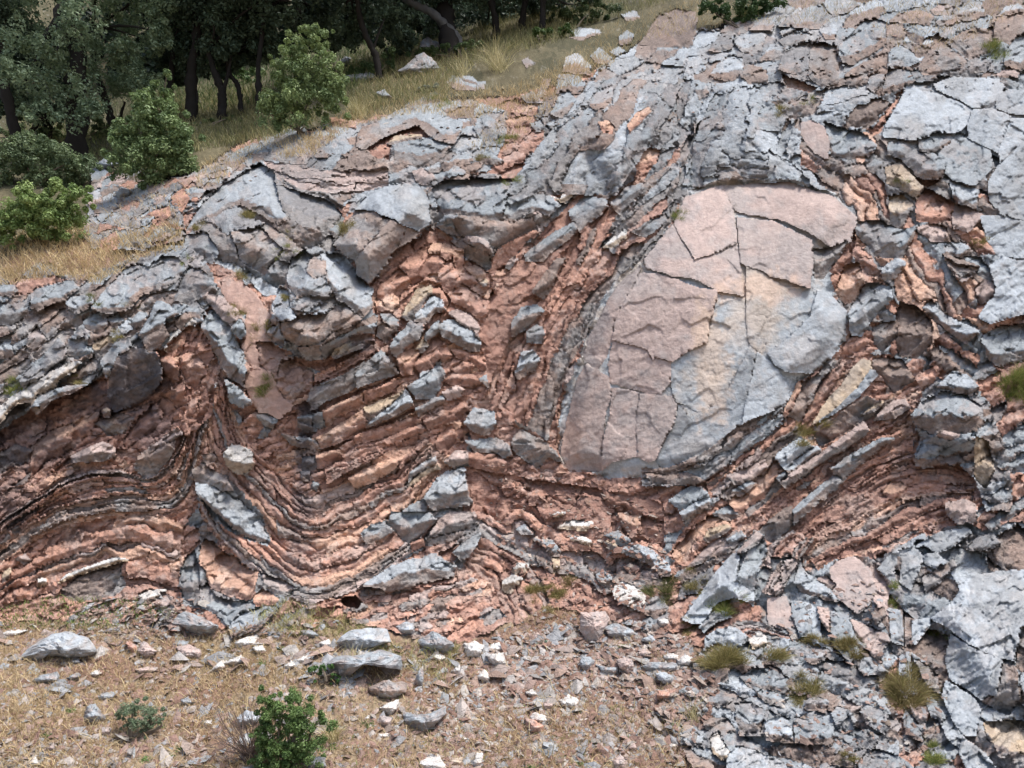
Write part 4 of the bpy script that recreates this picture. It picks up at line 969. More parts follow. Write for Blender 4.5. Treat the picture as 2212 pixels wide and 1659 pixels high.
S G .2 .7 1540,1340 1600,1290 1690,1310 1650,1400 1560,1380|grey stone partly hidden by the dead twigs of the big green bush
S p .14 .6 300,1530 350,1500 360,1540 320,1560|small pink stone at the bottom left among gravel
S w .2 .7 170,1610 230,1590 260,1640 200,1659|whitish stone in the gravel at the bottom left corner
S g .12 .7 430,1080 500,1040 520,1060 460,1100|thin bluish stone beside the flat grey half sunk one
S g .18 .7 460,970 510,950 520,985 480,995|small grey stone at the right end of the largest pale boulder
@1000,2000,1.659
S G .5 .6 540,840 600,780 700,760 830,760 860,840 740,880 620,910|whitish lichened boulder, upper of the big pair at the cliff foot
S g .45 .6 480,980 560,930 640,940 800,900 920,940 920,1020 800,990 640,990 620,1060 520,1110|long grey and pink boulder, lower of the big pair at the cliff foot
S G .35 .7 910,740 970,715 1020,730 1030,800 1000,820 930,780|upright blue grey rock right of the upper big boulder
S g .4 .6 1050,840 1150,780 1270,850 1265,920 1180,930 1090,900|wide grey rock behind dry stalks, right of the upright blue grey one
S w .25 .6 1140,940 1180,910 1225,940 1180,990|small creamy boulder in front of the wide grey rock
S w .35 .6 1350,860 1420,840 1470,870 1440,940 1360,960|cream boulder, leftmost of the pale cluster at the cliff foot
S w .35 .6 1470,900 1520,850 1600,840 1625,900 1560,910|white rock with a rusty patch, topmost of the pale cluster
S w .35 .6 1500,930 1600,915 1615,980 1540,1020|white rock right under the rusty patched one
S w .3 .6 1430,1070 1480,1020 1510,1060 1510,1120|white wedge pointing down, lowest of the pale cluster
S w .2 .6 1270,1030 1320,990 1330,1040 1290,1065|small white stone left of the pale wedge
S g .25 .6 1035,1080 1060,1025 1085,1040 1080,1140 1045,1140|narrow upright dark grey stone in the straw left of the pale cluster
S b .3 .6 740,1140 850,1090 970,1160 900,1200 760,1220|dull brown flat rock under the lower big boulder
S w .3 .6 805,1270 860,1240 920,1220 915,1260 870,1330|white leaf shaped stone standing on the brown slope
S p .25 .4 780,1370 820,1320 880,1335 860,1400 800,1400|dusty pink rock directly beneath the white leaf shaped stone
S g .4 .5 960,1320 980,1300 1040,1320 1130,1310 1220,1265 1220,1310 1100,1430 1000,1440|dark grey rock with a white streaked top low in the centre
S g .18 .7 570,1190 600,1155 640,1165 620,1200|small grey stone between the small bush and the brown flat rock
S w .18 .7 690,1350 740,1310 750,1325 710,1355|small white chip left of the white leaf shaped stone
S w .18 .7 795,1440 860,1435 850,1470 800,1470|pale flat chip under the dusty pink rock
S p .16 .7 890,1470 925,1460 920,1490 895,1490|small rounded pink stone left of the dark grey rock
S w .4 .6 1070,1620 1120,1595 1190,1590 1240,1680 1080,1680|big white boulder cut by the bottom edge in the centre
S w .3 .6 1430,1570 1470,1567 1460,1620 1440,1680 1395,1680|narrow white stone standing at the bottom edge
S G .3 .6 320,1640 360,1590 440,1590 445,1650 380,1680 330,1680|pale grey boulder at the bottom edge beside the big green bush
S w .2 .6 180,1000 230,965 250,990 210,1030|white stone above the big green bush
S w .2 .6 250,960 330,930 330,970 270,985|pale stone just right of the white one above the big green bush
S g .2 .7 320,1035 370,1020 400,1030 340,1060|flat pale stone at the left of the small dark bush
S w .18 .6 -20,880 40,865 60,900 20,930|white rough stone in the grass right of the jagged grey rock
S g .18 .6 80,800 150,790 165,820 100,830|flat whitish rock below the toe of the grey slab
S g .22 .6 290,770 350,765 410,800 390,820 310,800|rough grey stone in the grass above the big pair of boulders
S w .16 .6 415,845 470,830 500,860 440,880|white knobbly stone left of the big pair of boulders
S w .14 .7 1270,1410 1305,1380 1310,1430|small white triangular chip right of the dark grey rock
S w .16 .7 1300,1475 1350,1455 1365,1470 1320,1490|white flat chip above the narrow white stone
S t .2 .7 1260,1610 1340,1590 1330,1640 1270,1650|tan stone at the bottom between the white boulder and the narrow white stone
@2000,2000,1.659
S p .38 .93 450,660 590,655 625,690 600,750 550,850 490,850 470,800 450,770|flat pink flagstone standing alone on red soil at the foot of the rubble gully
S w .35 .6 310,1220 370,1180 430,1220 440,1270 340,1280|cream block topmost of a small heap on the brown slope
S w .3 .6 115,1335 150,1300 210,1320 270,1355 260,1395 200,1380|long white brick shaped stone below the small heap
S p .22 .6 200,1250 240,1215 270,1240 260,1280 200,1285|pink slab leaning at the left of the small heap
S r .18 .6 90,1345 120,1345 200,1380 190,1440 110,1440|dull red plate under the white brick shaped stone
S w .16 .7 1010,1515 1030,1495 1065,1505 1060,1530 1020,1535|single bright white round stone on the lower slope
S g .3 .6 440,970 460,940 510,945 545,980 500,1050 460,1020|blue grey rock left of the heart shaped pink stone
S g .25 .6 550,990 620,1010 685,1005 680,1060 600,1050|grey rock touching the blue grey one on its right
S p .25 .7 680,960 730,950 780,960 785,1020 750,1055 700,1010|heart shaped pink stone on red soil
S g .3 .6 600,750 680,725 780,765 840,820 760,830 650,810|knobbly grey rock right of the pink flagstone
S G .3 .6 840,830 900,800 950,850 900,870|blue grey stone at the right end of the knobbly grey rock
S w .22 .7 950,700 1010,690 1020,720 980,755 955,740|small pale three cornered stone above the red rubble
S g .3 .5 860,1000 910,975 1060,980 1070,1040 950,1040 880,1030|flat grey stone, upper of two stacked at the edge of the blocky outcrop
S G .32 .5 940,1050 990,1040 1060,1080 1078,1145 1030,1130 950,1090|blue grey stone, lower of two stacked at the edge of the blocky outcrop
S w .3 .6 980,930 1030,915 1075,930 1075,970 1000,965|pinkish white stone above the two stacked grey ones
S w .3 .6 1075,960 1120,930 1200,955 1160,1000 1080,995|pinkish white flat stone, right one of the light pair above the stacked grey ones
S g .25 .6 830,960 880,945 895,970 850,995|small grey stone left of the light pair
S p .25 .6 820,895 870,885 905,915 880,945 830,930|pink and grey stone below the blue grey end stone
S r .2 .6 950,1160 1060,1150 1050,1200 1000,1240 950,1210|rust red slab under the two stacked stones
S p .2 .7 560,1060 640,1055 620,1110 570,1090|pink plate under the grey rocks on the slope
S p .25 .6 660,1620 700,1570 740,1620 740,1680 670,1680|pinkish pointed rock at the bottom edge right of centre
S p .14 .7 750,1530 790,1500 810,1530 780,1560|small pink plate above the pinkish pointed rock
S w .14 .7 90,1170 130,1150 165,1190 120,1205|pale plate left of the small heap
S w .12 .7 10,940 30,920 45,945 25,970|tiny white stone at the left of the red soil patch
S p .12 .7 120,840 160,780 180,790 150,840|thin pink splinter left of the pink flagstone
@1000,0,1.659
S g .35 .6 1065,320 1080,270 1115,240 1140,265 1195,280 1205,330 1150,360 1090,350|lichened grey rock pile tip in front of the leaning oak
S g .4 .5 930,460 990,420 1040,370 1080,350 1130,380 1185,440 1200,490 1100,500 1000,480|arched grey lichened rock below the lichened pile tip
S G .3 .7 575,500 640,480 740,470 790,500 760,535 640,535|long pale rock lying in grass right of the large crest bush
S G .25 .7 545,400 575,370 610,375 600,420 560,430|small pale rock above the long one near the crest bush
S g .2 .7 780,600 830,585 890,640 850,655|flat grey stone in the feathery crest grass
@0,0,1.659
S G .25 .7 620,1060 680,1030 740,1025 770,1060 700,1095 640,1100|pale stacked stones in shade under the tall cone shaped bush
S g .25 .6 750,1250 790,1220 840,1235 830,1270 770,1285|grey stone on the grassy ledge below the cone shaped bush
'''
def run_data(txt):
    fx, fy, fs = 0., 0., 0.
    seed = 100
    def pts(s):
        a = []
        for q in s.split():
            x, y = q.split(','); x, y = float(x), float(y)
            if fs: x, y = (fx + x / fs) * .553, (fy + y / fs) * .553
            a.append((x, y))
        return a
    o = 0
    for ln in txt.strip().split('\n'):
        ln = ln.strip()
        if not ln or ln[0] == '#': continue
        seed += 1
        if ln[0] == '@':
            if ln[1] == 'F': fs = 0.
            else: fx, fy, fs = [float(q) for q in ln[1:].split(',')]
            continue
        if ln[:2] == 'U ': o = [q[0] for q in owners].index(ln[2:].strip()); continue
        if ln[:2] == 'O ':
            f = ln[2:].split('|'); owners.append(f); o = len(owners) - 1; continue
        lab = None; body = ln; name = None
        if ln[0] in 'BSM' and '|' in ln: body, lab = ln.split('|', 1); lab = lab.strip()
        w = body.split(None, 2)
        if w[0] == 'R': 
            a, b = w[2].split(None, 1); P = pts(b); d_region(o, w[1], float(a), [p[0] for p in P], [p[1] for p in P])
        elif w[0] in ('V', 'V2'):
            q = body.split('|'); f = q[0].split()[1:]
            P = pts(q[1]) if len(q) > 1 else None
            d_voro(o, float(f[0]), float(f[1]), float(f[2]), f[3], float(f[4]), float(f[5]), P and [p[0] for p in P], P and [p[1] for p in P], seed)
        elif w[0] == 'B':
            a, b, c = w[2].split(None, 2); P = pts(c); d_block(o, w[1], float(a), float(b), [p[0] for p in P], [p[1] for p in P], lab)
        elif w[0] == 'S':
            a, b, c = w[2].split(None, 2); P = pts(c)
            g = None; L = lab
            if '//' in lab: L, g = [q.strip() for q in lab.split('//')]
            d_block(o, w[1], float(a), float(b), [p[0] for p in P], [p[1] for p in P], L, solo=(g or 'rocks lying on the ground at the foot of the cliff'), name='loose_rock')
        elif w[0] == 'C':
            a, c = w[2].split(None, 1); P = pts(c); d_carve(o, w[1], float(a), [p[0] for p in P], [p[1] for p in P])
        elif w[0] == 'D':
            a, b, c = body.split(None, 3)[1:]; P = pts(c); sl = bbox([q[0] for q in P], [q[1] for q in P])
            sd = poly_sd([q[0] for q in P], [q[1] for q in P], U[sl] + .6 * WX[sl], V[sl] + .6 * WY[sl]); H[sl] += (float(a) * sms(0, float(b), sd)).astype(np.float32) * (sd > 0)
        elif w[0] == 'K':
            f = body.split(None, 4); A, B = f[4].split('/'); d_pack(o, f[1], int(f[2]), float(f[3]), pts(A), pts(B), seed)
run_data(DATA)
# mineral stains: dark manganese, cream and rust blooms; plus black blobs in the hollow
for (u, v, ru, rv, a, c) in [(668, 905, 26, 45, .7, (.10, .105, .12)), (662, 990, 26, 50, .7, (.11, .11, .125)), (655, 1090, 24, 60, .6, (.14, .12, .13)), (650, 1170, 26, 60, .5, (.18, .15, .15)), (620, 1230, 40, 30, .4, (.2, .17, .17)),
  (60, 960, 110, 55, .6, (.09, .08, .09)), (20, 1080, 50, 80, .6, (.09, .085, .095)), (290, 840, 80, 50, .6, (.08, .075, .085)), (330, 930, 60, 40, .5, (.14, .12, .13)), (210, 880, 60, 50, .6, (.1, .09, .1)), (180, 1050, 40, 60, .4, (.2, .2, .22)),  # these darken the hollow and the underside of the jutting block
  (1535, 790, 42, 130, .6, (.66, .50, .38)), (1640, 620, 90, 40, .6, (.64, .47, .37)), (1600, 690, 40, 60, .4, (.62, .55, .50)), (1500, 960, 60, 30, .3, (.62, .55, .5)), (1235, 960, 30, 60, .3, (.6, .36, .25)), (1740, 760, 50, 40, .35, (.6, .54, .5)),
  (1600, 1050, 60, 20, .0, (.1, .1, .1)), (960, 1010, 40, 20, .2, (.6, .5, .42)), (780, 740, 30, 20, .5, (.3, .33, .37))]:
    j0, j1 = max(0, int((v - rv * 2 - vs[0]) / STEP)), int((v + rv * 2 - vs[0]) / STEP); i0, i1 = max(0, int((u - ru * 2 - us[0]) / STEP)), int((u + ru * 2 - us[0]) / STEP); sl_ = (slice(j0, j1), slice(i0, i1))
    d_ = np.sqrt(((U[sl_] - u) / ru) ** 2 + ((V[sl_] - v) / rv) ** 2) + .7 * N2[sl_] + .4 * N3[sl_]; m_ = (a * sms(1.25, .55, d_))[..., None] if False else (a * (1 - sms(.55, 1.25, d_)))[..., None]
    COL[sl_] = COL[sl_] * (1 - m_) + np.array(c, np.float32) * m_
# keep the pieces that show largest (at most 290 of a name on one thing), the rest stays in its thing's own relief
_cnt = np.bincount(PID[:-1, :-1].ravel(), minlength=1000 + len(pieces))
_by = {}
for k, (ow, nm, lab, solo) in enumerate(pieces): _by.setdefault((ow, nm), []).append(k)
remap = np.arange(len(_cnt), dtype=np.int32)
for (ow, nm), L in _by.items():
    L = sorted(L, key=lambda k: -(_cnt[1000 + k] + (1e6 if pieces[k][2] else 0)))
    for n_, k in enumerate(L):
        if not pieces[k][3] and not pieces[k][2] and (n_ >= 290 or _cnt[1000 + k] < 52): remap[1000 + k] = ow
PID = remap[PID]
def components():
    lab = np.arange(PID.size, dtype=np.int64).reshape(PID.shape); eh = PID[:, 1:] == PID[:, :-1]; ev_ = PID[1:] == PID[:-1]
    for _ in range(60):
        old = lab.copy()
        a = np.minimum(lab[:, 1:], lab[:, :-1]); lab[:, 1:] = np.where(eh, a, lab[:, 1:]); lab[:, :-1] = np.where(eh, np.minimum(lab[:, :-1], lab[:, 1:]), lab[:, :-1])
        a = np.minimum(lab[1:], lab[:-1]); lab[1:] = np.where(ev_, a, lab[1:]); lab[:-1] = np.where(ev_, np.minimum(lab[:-1], lab[1:]), lab[:-1])
        fl_ = lab.ravel(); fl_ = fl_[fl_]; fl_ = fl_[fl_]; lab = fl_.reshape(PID.shape)
        if (lab == old).all(): break
    return lab
for _pass in range(4):
    lab = components(); ids, first, inv, cnt = np.unique(lab, return_index=True, return_inverse=True, return_counts=True)
    pid_of = PID.ravel()[first]; best = {}
    for k in range(len(ids)):
        q = int(pid_of[k])
        if q not in best or cnt[k] > cnt[best[q]]: best[q] = k
    left = np.where(first % NX > 0, PID.ravel()[np.maximum(first - 1, 0)], PID.ravel()[np.minimum(first + NX, PID.size - 1)]); new = pid_of.copy()
    for k in range(len(ids)):
        q = int(pid_of[k])
        if best[q] == k: continue
        if cnt[k] >= 45:
            if q >= 1000: new[k] = new_piece(pieces[q - 1000][0], pieces[q - 1000][1], pieces[q - 1000][2])
            elif owners[q][2] != 'structure' or q == 2: new[k] = new_piece(q, 'rock_block')
        else: new[k] = left[k]
    PID = new[inv.ravel()].reshape(PID.shape).astype(np.int32)
# ---------------------------------------------------------------- materials
def mat_rock(name='rock', soft=False):
    m = bpy.data.materials.new(name); m.use_nodes = True; t = m.node_tree; N = t.nodes; Lk = t.links; b = N['Principled BSDF']
    b.inputs['Roughness'].default_value = .88
    try: b.inputs['Specular IOR Level'].default_value = .25
    except Exception: pass
    at = N.new('ShaderNodeAttribute'); at.attribute_name = 'Col'; tc = N.new('ShaderNodeTexCoord')
    n1 = N.new('ShaderNodeTexNoise'); n1.inputs['Scale'].default_value = 26; n1.inputs['Detail'].default_value = 7; n1.inputs['Roughness'].default_value = .7
    n2 = N.new('ShaderNodeTexNoise'); n2.inputs['Scale'].default_value = 7; n2.inputs['Detail'].default_value = 6; n2.inputs['Roughness'].default_value = .65
    for n in (n1, n2): Lk.new(tc.outputs['Object'], n.inputs['Vector'])
    r = N.new('ShaderNodeMapRange'); Lk.new(n1.outputs['Fac'], r.inputs['Value']); r.inputs['From Min'].default_value = .3; r.inputs['From Max'].default_value = .7; r.inputs['To Min'].default_value = .84; r.inputs['To Max'].default_value = 1.16
    r2 = N.new('ShaderNodeMapRange'); Lk.new(n2.outputs['Fac'], r2.inputs['Value']); r2.inputs['From Min'].default_value = .3; r2.inputs['From Max'].default_value = .7; r2.inputs['To Min'].default_value = .85; r2.inputs['To Max'].default_value = 1.15
    mu = N.new('ShaderNodeMath'); mu.operation = 'MULTIPLY'; Lk.new(r.outputs[0], mu.inputs[0]); Lk.new(r2.outputs[0], mu.inputs[1])
    vm = N.new('ShaderNodeVectorMath'); vm.operation = 'SCALE'; Lk.new(at.outputs['Color'], vm.inputs[0]); Lk.new(mu.outputs[0], vm.inputs['Scale'])
    Lk.new(vm.outputs[0], b.inputs['Base Color'])
    vo = N.new('ShaderNodeTexVoronoi'); vo.feature = 'DISTANCE_TO_EDGE'; vo.inputs['Scale'].default_value = 9
    mp = N.new('ShaderNodeMapping'); mp.inputs['Rotation'].default_value = (.5, .4, .3); mp.inputs['Scale'].default_value = (1, 1, 2.2)
    n3 = N.new('ShaderNodeTexNoise'); n3.inputs['Scale'].default_value = 5; mx = N.new('ShaderNodeMix'); mx.data_type = 'VECTOR'; mx.inputs[0].default_value = .12
    Lk.new(tc.outputs['Object'], mp.inputs[0]); Lk.new(mp.outputs[0], n3.inputs['Vector']); Lk.new(mp.outputs[0], mx.inputs[4]); Lk.new(n3.outputs['Color'], mx.inputs[5]); Lk.new(mx.outputs[1], vo.inputs['Vector'])
    rc = N.new('ShaderNodeMapRange'); rc.inputs['From Max'].default_value = .035; rc.inputs['To Min'].default_value = 0 if soft else -.3; rc.inputs['To Max'].default_value = 0; Lk.new(vo.outputs['Distance'], rc.inputs['Value'])
    ad = N.new('ShaderNodeMath'); ad.operation = 'ADD'; Lk.new(n1.outputs['Fac'], ad.inputs[0]); Lk.new(rc.outputs[0], ad.inputs[1])
    if soft: r.inputs['To Min'].default_value = .88; r.inputs['To Max'].default_value = 1.12
    bp = N.new('ShaderNodeBump'); bp.inputs['Strength'].default_value = .9; bp.inputs['Distance'].default_value = .018 if soft else .024; Lk.new(ad.outputs[0], bp.inputs['Height']); Lk.new(bp.outputs[0], b.inputs['Normal'])
    return m
MR = mat_rock(); MS = mat_rock('smooth_rock', True)
COLL = SC.collection
def tag(o, label=None, cat=None, group=None, kind=None):
    if label: o['label'] = label
    if cat: o['category'] = cat
    if group: o['group'] = group
    if kind: o['kind'] = kind
    return o
# ---------------------------------------------------------------- cut the relief into its rocks, each a mesh with side walls
YT = YB - H
qid = PID[:-1, :-1].ravel(); order = np.argsort(qid, kind='stable'); sid = qid[order]
bnd = np.r_[0, np.where(np.diff(sid))[0] + 1, len(sid)]
QID = PID[:-1, :-1]; QP = np.pad(QID, 1, constant_values=-1)
def build_id(k, quads, name, parent):
    qj, qi = quads // (NX - 1), quads % (NX - 1)
    v00 = qj * NX + qi; corners = np.stack([v00, v00 + NX, v00 + NX + 1, v00 + 1], 1)   # wound so that normals face the viewer
    uq, inv = np.unique(corners, return_inverse=True); inv = inv.reshape(-1, 4)
    own = PID.ravel()[uq] == k
    h = H.ravel()[uq].copy(); col = COL.reshape(-1, 3)[uq].copy()
    if not own.all():
        hs = H.ravel()[v00]; cs = COL.reshape(-1, 3)[v00]; acc = np.zeros(len(uq)); cnt = np.zeros(len(uq)); ca = np.zeros((len(uq), 3))
        for c in (0, 1, 2, 3):
            np.add.at(acc, inv[:, c], hs); np.add.at(cnt, inv[:, c], 1); np.add.at(ca, inv[:, c], cs)
        f = ~own; h[f] = acc[f] / cnt[f]; col[f] = ca[f] / cnt[f][:, None]
    uu = U.ravel()[uq]; vv = V.ravel()[uq]; yb = YB.ravel()[uq]
    P = world(uu, vv, yb - h)
    faces = [inv]; 
    # side walls where the neighbour belongs to another rock
    ed = []
    for dj, di, a, b in ((0, -1, 0, 1), (1, 0, 1, 2), (0, 1, 2, 3), (-1, 0, 3, 0)):
        nb = QP[qj + 1 + dj, qi + 1 + di] != k; ed.append(np.stack([inv[nb, a], inv[nb, b]], 1))
    ed = np.concatenate(ed); ue, einv = np.unique(ed, return_inverse=True); einv = einv.reshape(-1, 2)
    nF = len(uq)
    if len(ue):
        front = P[ue]; hb = np.minimum(h[ue] - .08, -.22); back = world(uu[ue], vv[ue], yb[ue] - hb)
        P = np.concatenate([P, front, back]); col = np.concatenate([col, col[ue], col[ue]])
        n = len(ue); faces.append(np.stack([nF + einv[:, 1], nF + einv[:, 0], nF + n + einv[:, 0], nF + n + einv[:, 1]], 1))
    F = np.concatenate(faces).astype(np.int32)
    cen = P.mean(0); 
    me = bpy.data.meshes.new(name); me.vertices.add(len(P)); me.vertices.foreach_set('co', (P - cen).astype(np.float32).ravel())
    me.loops.add(F.size); me.loops.foreach_set('vertex_index', F.ravel()); me.polygons.add(len(F))
    me.polygons.foreach_set('loop_start', np.arange(0, F.size, 4, dtype=np.int32)); me.polygons.foreach_set('use_smooth', np.full(len(F), SMOOTH, bool))
    a = me.color_attributes.new('Col', 'FLOAT_COLOR', 'POINT'); a.data.foreach_set('color', np.concatenate([col, np.ones((len(col), 1))], 1).astype(np.float32).ravel())
    me.update(calc_edges=True); me.materials.append(MS if name in ('rock_slab', 'pale_slab') else MR)
    ob = bpy.data.objects.new(name, me); COLL.objects.link(ob); ob.location = cen
    if parent is not None:
        ob.parent = parent; ob.matrix_parent_inverse = Matrix.Translation(-parent.location)
    return ob
SMOOTH = True
root = {}
for i, f in enumerate(owners): root[i] = None
segs = {}
for a, b in zip(bnd[:-1], bnd[1:]): segs[int(sid[a])] = order[a:b]
for i, f in enumerate(owners):
    if i in segs: ob = build_id(i, segs[i], f[1], None)
    else: ob = bpy.data.objects.new(f[1], None); COLL.objects.link(ob)
    root[i] = ob
    if f[2] == 'structure': ob['kind'] = 'structure'
    else: tag(ob, f[3], f[4])
loose_n = 0
for k, q in segs.items():
    if k < 1000: continue
    ow, nm, lab, solo = pieces[k - 1000]
    if solo:
        ob = build_id(k, q, nm, None); tag(ob, lab, 'rock', solo)
    else:
        ob = build_id(k, q, nm, root[ow])
        if lab: ob['label'] = lab
print('PIECES', len(segs), 'grid', NX, NY)
# ---------------------------------------------------------------- the land beyond what the picture shows
def ysurf(u, v): return bil(YT, (np.asarray(u, float) + 118) / STEP, (np.asarray(v, float) + 130) / STEP)
def pt(u, v, dY=0.): return world(np.asarray(u, float), np.asarray(v, float), ysurf(u, v) + dY)
def raw_mesh(name, P, F, mat, col=None, parent=None, smooth=False, kf=4):
    P = np.asarray(P, np.float32); F = np.asarray(F, np.int32); cen = P.mean(0)
    if parent is not None: cen = np.array(parent.location)
    me = bpy.data.meshes.new(name); me.vertices.add(len(P)); me.vertices.foreach_set('co', (P - cen).astype(np.float32).ravel())
    me.loops.add(F.size); me.loops.foreach_set('vertex_index', F.ravel()); me.polygons.add(len(F)); me.polygons.foreach_set('loop_start', np.arange(0, F.size, F.shape[1], dtype=np.int32))
    me.polygons.foreach_set('use_smooth', np.full(len(F), smooth, bool))
    if col is not None:
        a = me.color_attributes.new('Col', 'FLOAT_COLOR', 'POINT'); a.data.foreach_set('color', np.concatenate([col, np.ones((len(col), 1))], 1).astype(np.float32).ravel())
    me.update(calc_edges=True); me.materials.append(mat); ob = bpy.data.objects.new(name, me); COLL.objects.link(ob)
    if parent is not None: ob.parent = parent
    else: ob.location = cen
    return ob
def mat_plant(name, rough=.6, trans=.25):
    m = bpy.data.materials.new(name); m.use_nodes = True; t = m.node_tree; N = t.nodes; b = N['Principled BSDF']; b.inputs['Roughness'].default_value = rough
    at = N.new('ShaderNodeAttribute'); at.attribute_name = 'Col'; t.links.new(at.outputs['Color'], b.inputs['Base Color'])
    try: b.inputs['Specular IOR Level'].default_value = .3
    except Exception: pass
    if trans:
        tr = N.new('ShaderNodeBsdfTranslucent'); mx = N.new('ShaderNodeMixShader'); mx.inputs[0].default_value = trans; t.links.new(at.outputs['Color'], tr.inputs[0])
        t.links.new(b.outputs[0], mx.inputs[1]); t.links.new(tr.outputs[0], mx.inputs[2]); t.links.new(mx.outputs[0], N['Material Output'].inputs[0])
    return m
MLEAF = mat_plant('leaf', .5, .25); MSTRAW = mat_plant('straw', .8, .2); MBARK = mat_plant('bark', .9, 0)
eu = np.r_[np.arange(-6000, -1500, 500), np.arange(-1500, 3700, 45), np.arange(3700, 8200, 500)]; ev = np.r_[np.arange(-900, -130, 110), np.arange(-130, 1800, 40)]
EU, EV = np.meshgrid(eu.astype(float), ev.astype(float)); EY = np.exp(np.interp(EV, [-900, -500, -130], [.75, .45, 0])) * bil(YC, (np.clip(EU, -100, 2310) + 140) / 20, (np.clip(EV, -130, 1790) + 150) / 20)
off = np.clip(np.maximum(-100 - EU, EU - 2312), -1, 60) / 60; EY = EY + np.where(off > 0, .6 * (1 - off), .6) + .35 * fbm(EU / 130, EV / 70, 4, 201) * (off > 0) + np.maximum(0, np.abs(EU - 1106) - 1250) * .0008
Pw = world(EU, EV, EY).reshape(-1, 3); nx = len(eu); ii = np.arange(len(ev) - 1)[:, None] * nx + np.arange(nx - 1)[None]; ii = ii.ravel()
tn = sms(-.15, .25, fbm(EU / 150, EV / 60, 4, 203))[..., None]; tr_ = np.array([.30, .30, .30]) * tn + np.array([.34, .22, .17]) * (1 - tn); crest_ = sms(620, 520, EV)[..., None] if False else (1 - sms(480, 640, EV + 300 * (EU > 1500)))[..., None]; low_ = sms(1300, 1400, EV)[..., None] * (EU < 1500)[..., None]
tc_ = tr_ * (1 - crest_) + np.array([.16, .15, .08]) * crest_; tc_ = tc_ * (1 - low_) + np.array([.32, .25, .17]) * low_
tag(raw_mesh('terrain', Pw, np.stack([ii, ii + nx, ii + nx + 1, ii + 1], 1), MR, tc_.reshape(-1, 3), smooth=True), kind='structure')
q = 160.; tag(raw_mesh('ground', [(-q, -60, -.2), (q, -60, -.2), (q, 60, -.2), (-q, 60, -.2)], [[0, 1, 2, 3]], MR, np.tile([[.27, .22, .17]], (4, 1))), kind='structure')
# ---------------------------------------------------------------- blades, chips, leaves
def blades(base, n_each, h, spread, wd_, colA, colB, rs, lean=.6, toward=None, curl=.5):
    """base (n,3) -> curved tapering blades; returns verts, faces, colours"""
    n = len(base); a = rs.rand(n) * 6.283; L = h * (.45 + .75 * rs.rand(n)); le = lean * rs.rand(n)
    d = np.stack([np.cos(a) * le, np.sin(a) * le, np.ones(n)], 1)
    if toward is not None: d = d + toward
    d /= np.linalg.norm(d, axis=1)[:, None]; side = np.cross(d, rs.randn(n, 3)); side /= np.linalg.norm(side, axis=1)[:, None] + 1e-9
    bend = np.stack([np.cos(a), np.sin(a), -.5 * np.ones(n)], 1) * (curl * rs.rand(n))[:, None]
    w = (wd_ * (.6 + .8 * rs.rand(n)))[:, None]; L = L[:, None]
    p1 = base + d * L * .55 + bend * L * .15; p2 = base + d * L * .85 + bend * L * .5
    P = np.stack([base - side * w, base + side * w, p1 - side * w * .8, p1 + side * w * .8, p2], 1).reshape(-1, 3)
    i = np.arange(n)[:, None] * 5; F = np.concatenate([i + [0, 1, 3], i + [0, 3, 2], i + [2, 3, 4]])
    t = rs.rand(n, 1) ; c = (np.array(colA) * (1 - t) + np.array(colB) * t) * (.7 + .6 * rs.rand(n, 1)); return P, F, np.repeat(c, 5, 0)
def join(parts):
    P = []; F = []; C = []; o = 0
    for p, f, c in parts: P.append(p); F.append(f + o); C.append(c); o += len(p)
    return np.concatenate(P), np.concatenate(F), np.concatenate(C)
def leaves(cen, rad, n, size, colA, colB, rs, up=.6, flat=1.):
    """leaf cards spread through clumps: cen (k,3), rad (k,)"""
    k = rs.randint(0, len(cen), n); d = rs.randn(n, 3); d /= np.linalg.norm(d, axis=1)[:, None]; r = rs.rand(n, 1) ** .45
    p = cen[k] + d * r * rad[k][:, None] * np.array([1, 1, flat])
    nr = d + np.array([0, 0, up]) + rs.randn(n, 3) * .55; nr /= np.linalg.norm(nr, axis=1)[:, None]
    a = np.cross(nr, rs.randn(n, 3)); a /= np.linalg.norm(a, axis=1)[:, None]; b = np.cross(nr, a); s = (size * (.6 + .8 * rs.rand(n)))[:, None]
    P = np.stack([p - a * s, p - b * s * .55 + nr * s * .12, p + a * s, p + b * s * .55 + nr * s * .12], 1).reshape(-1, 3)
    i = np.arange(n)[:, None] * 4; t = (R1[(k * 977 + 31) % 65536] * .6 + rs.rand(n) * .4)[:, None]
    c = (np.array(colA) * (1 - t) + np.array(colB) * t) * (.75 + .5 * rs.rand(n, 1)); return P, i + [0, 1, 2, 3], np.repeat(c, 4, 0)
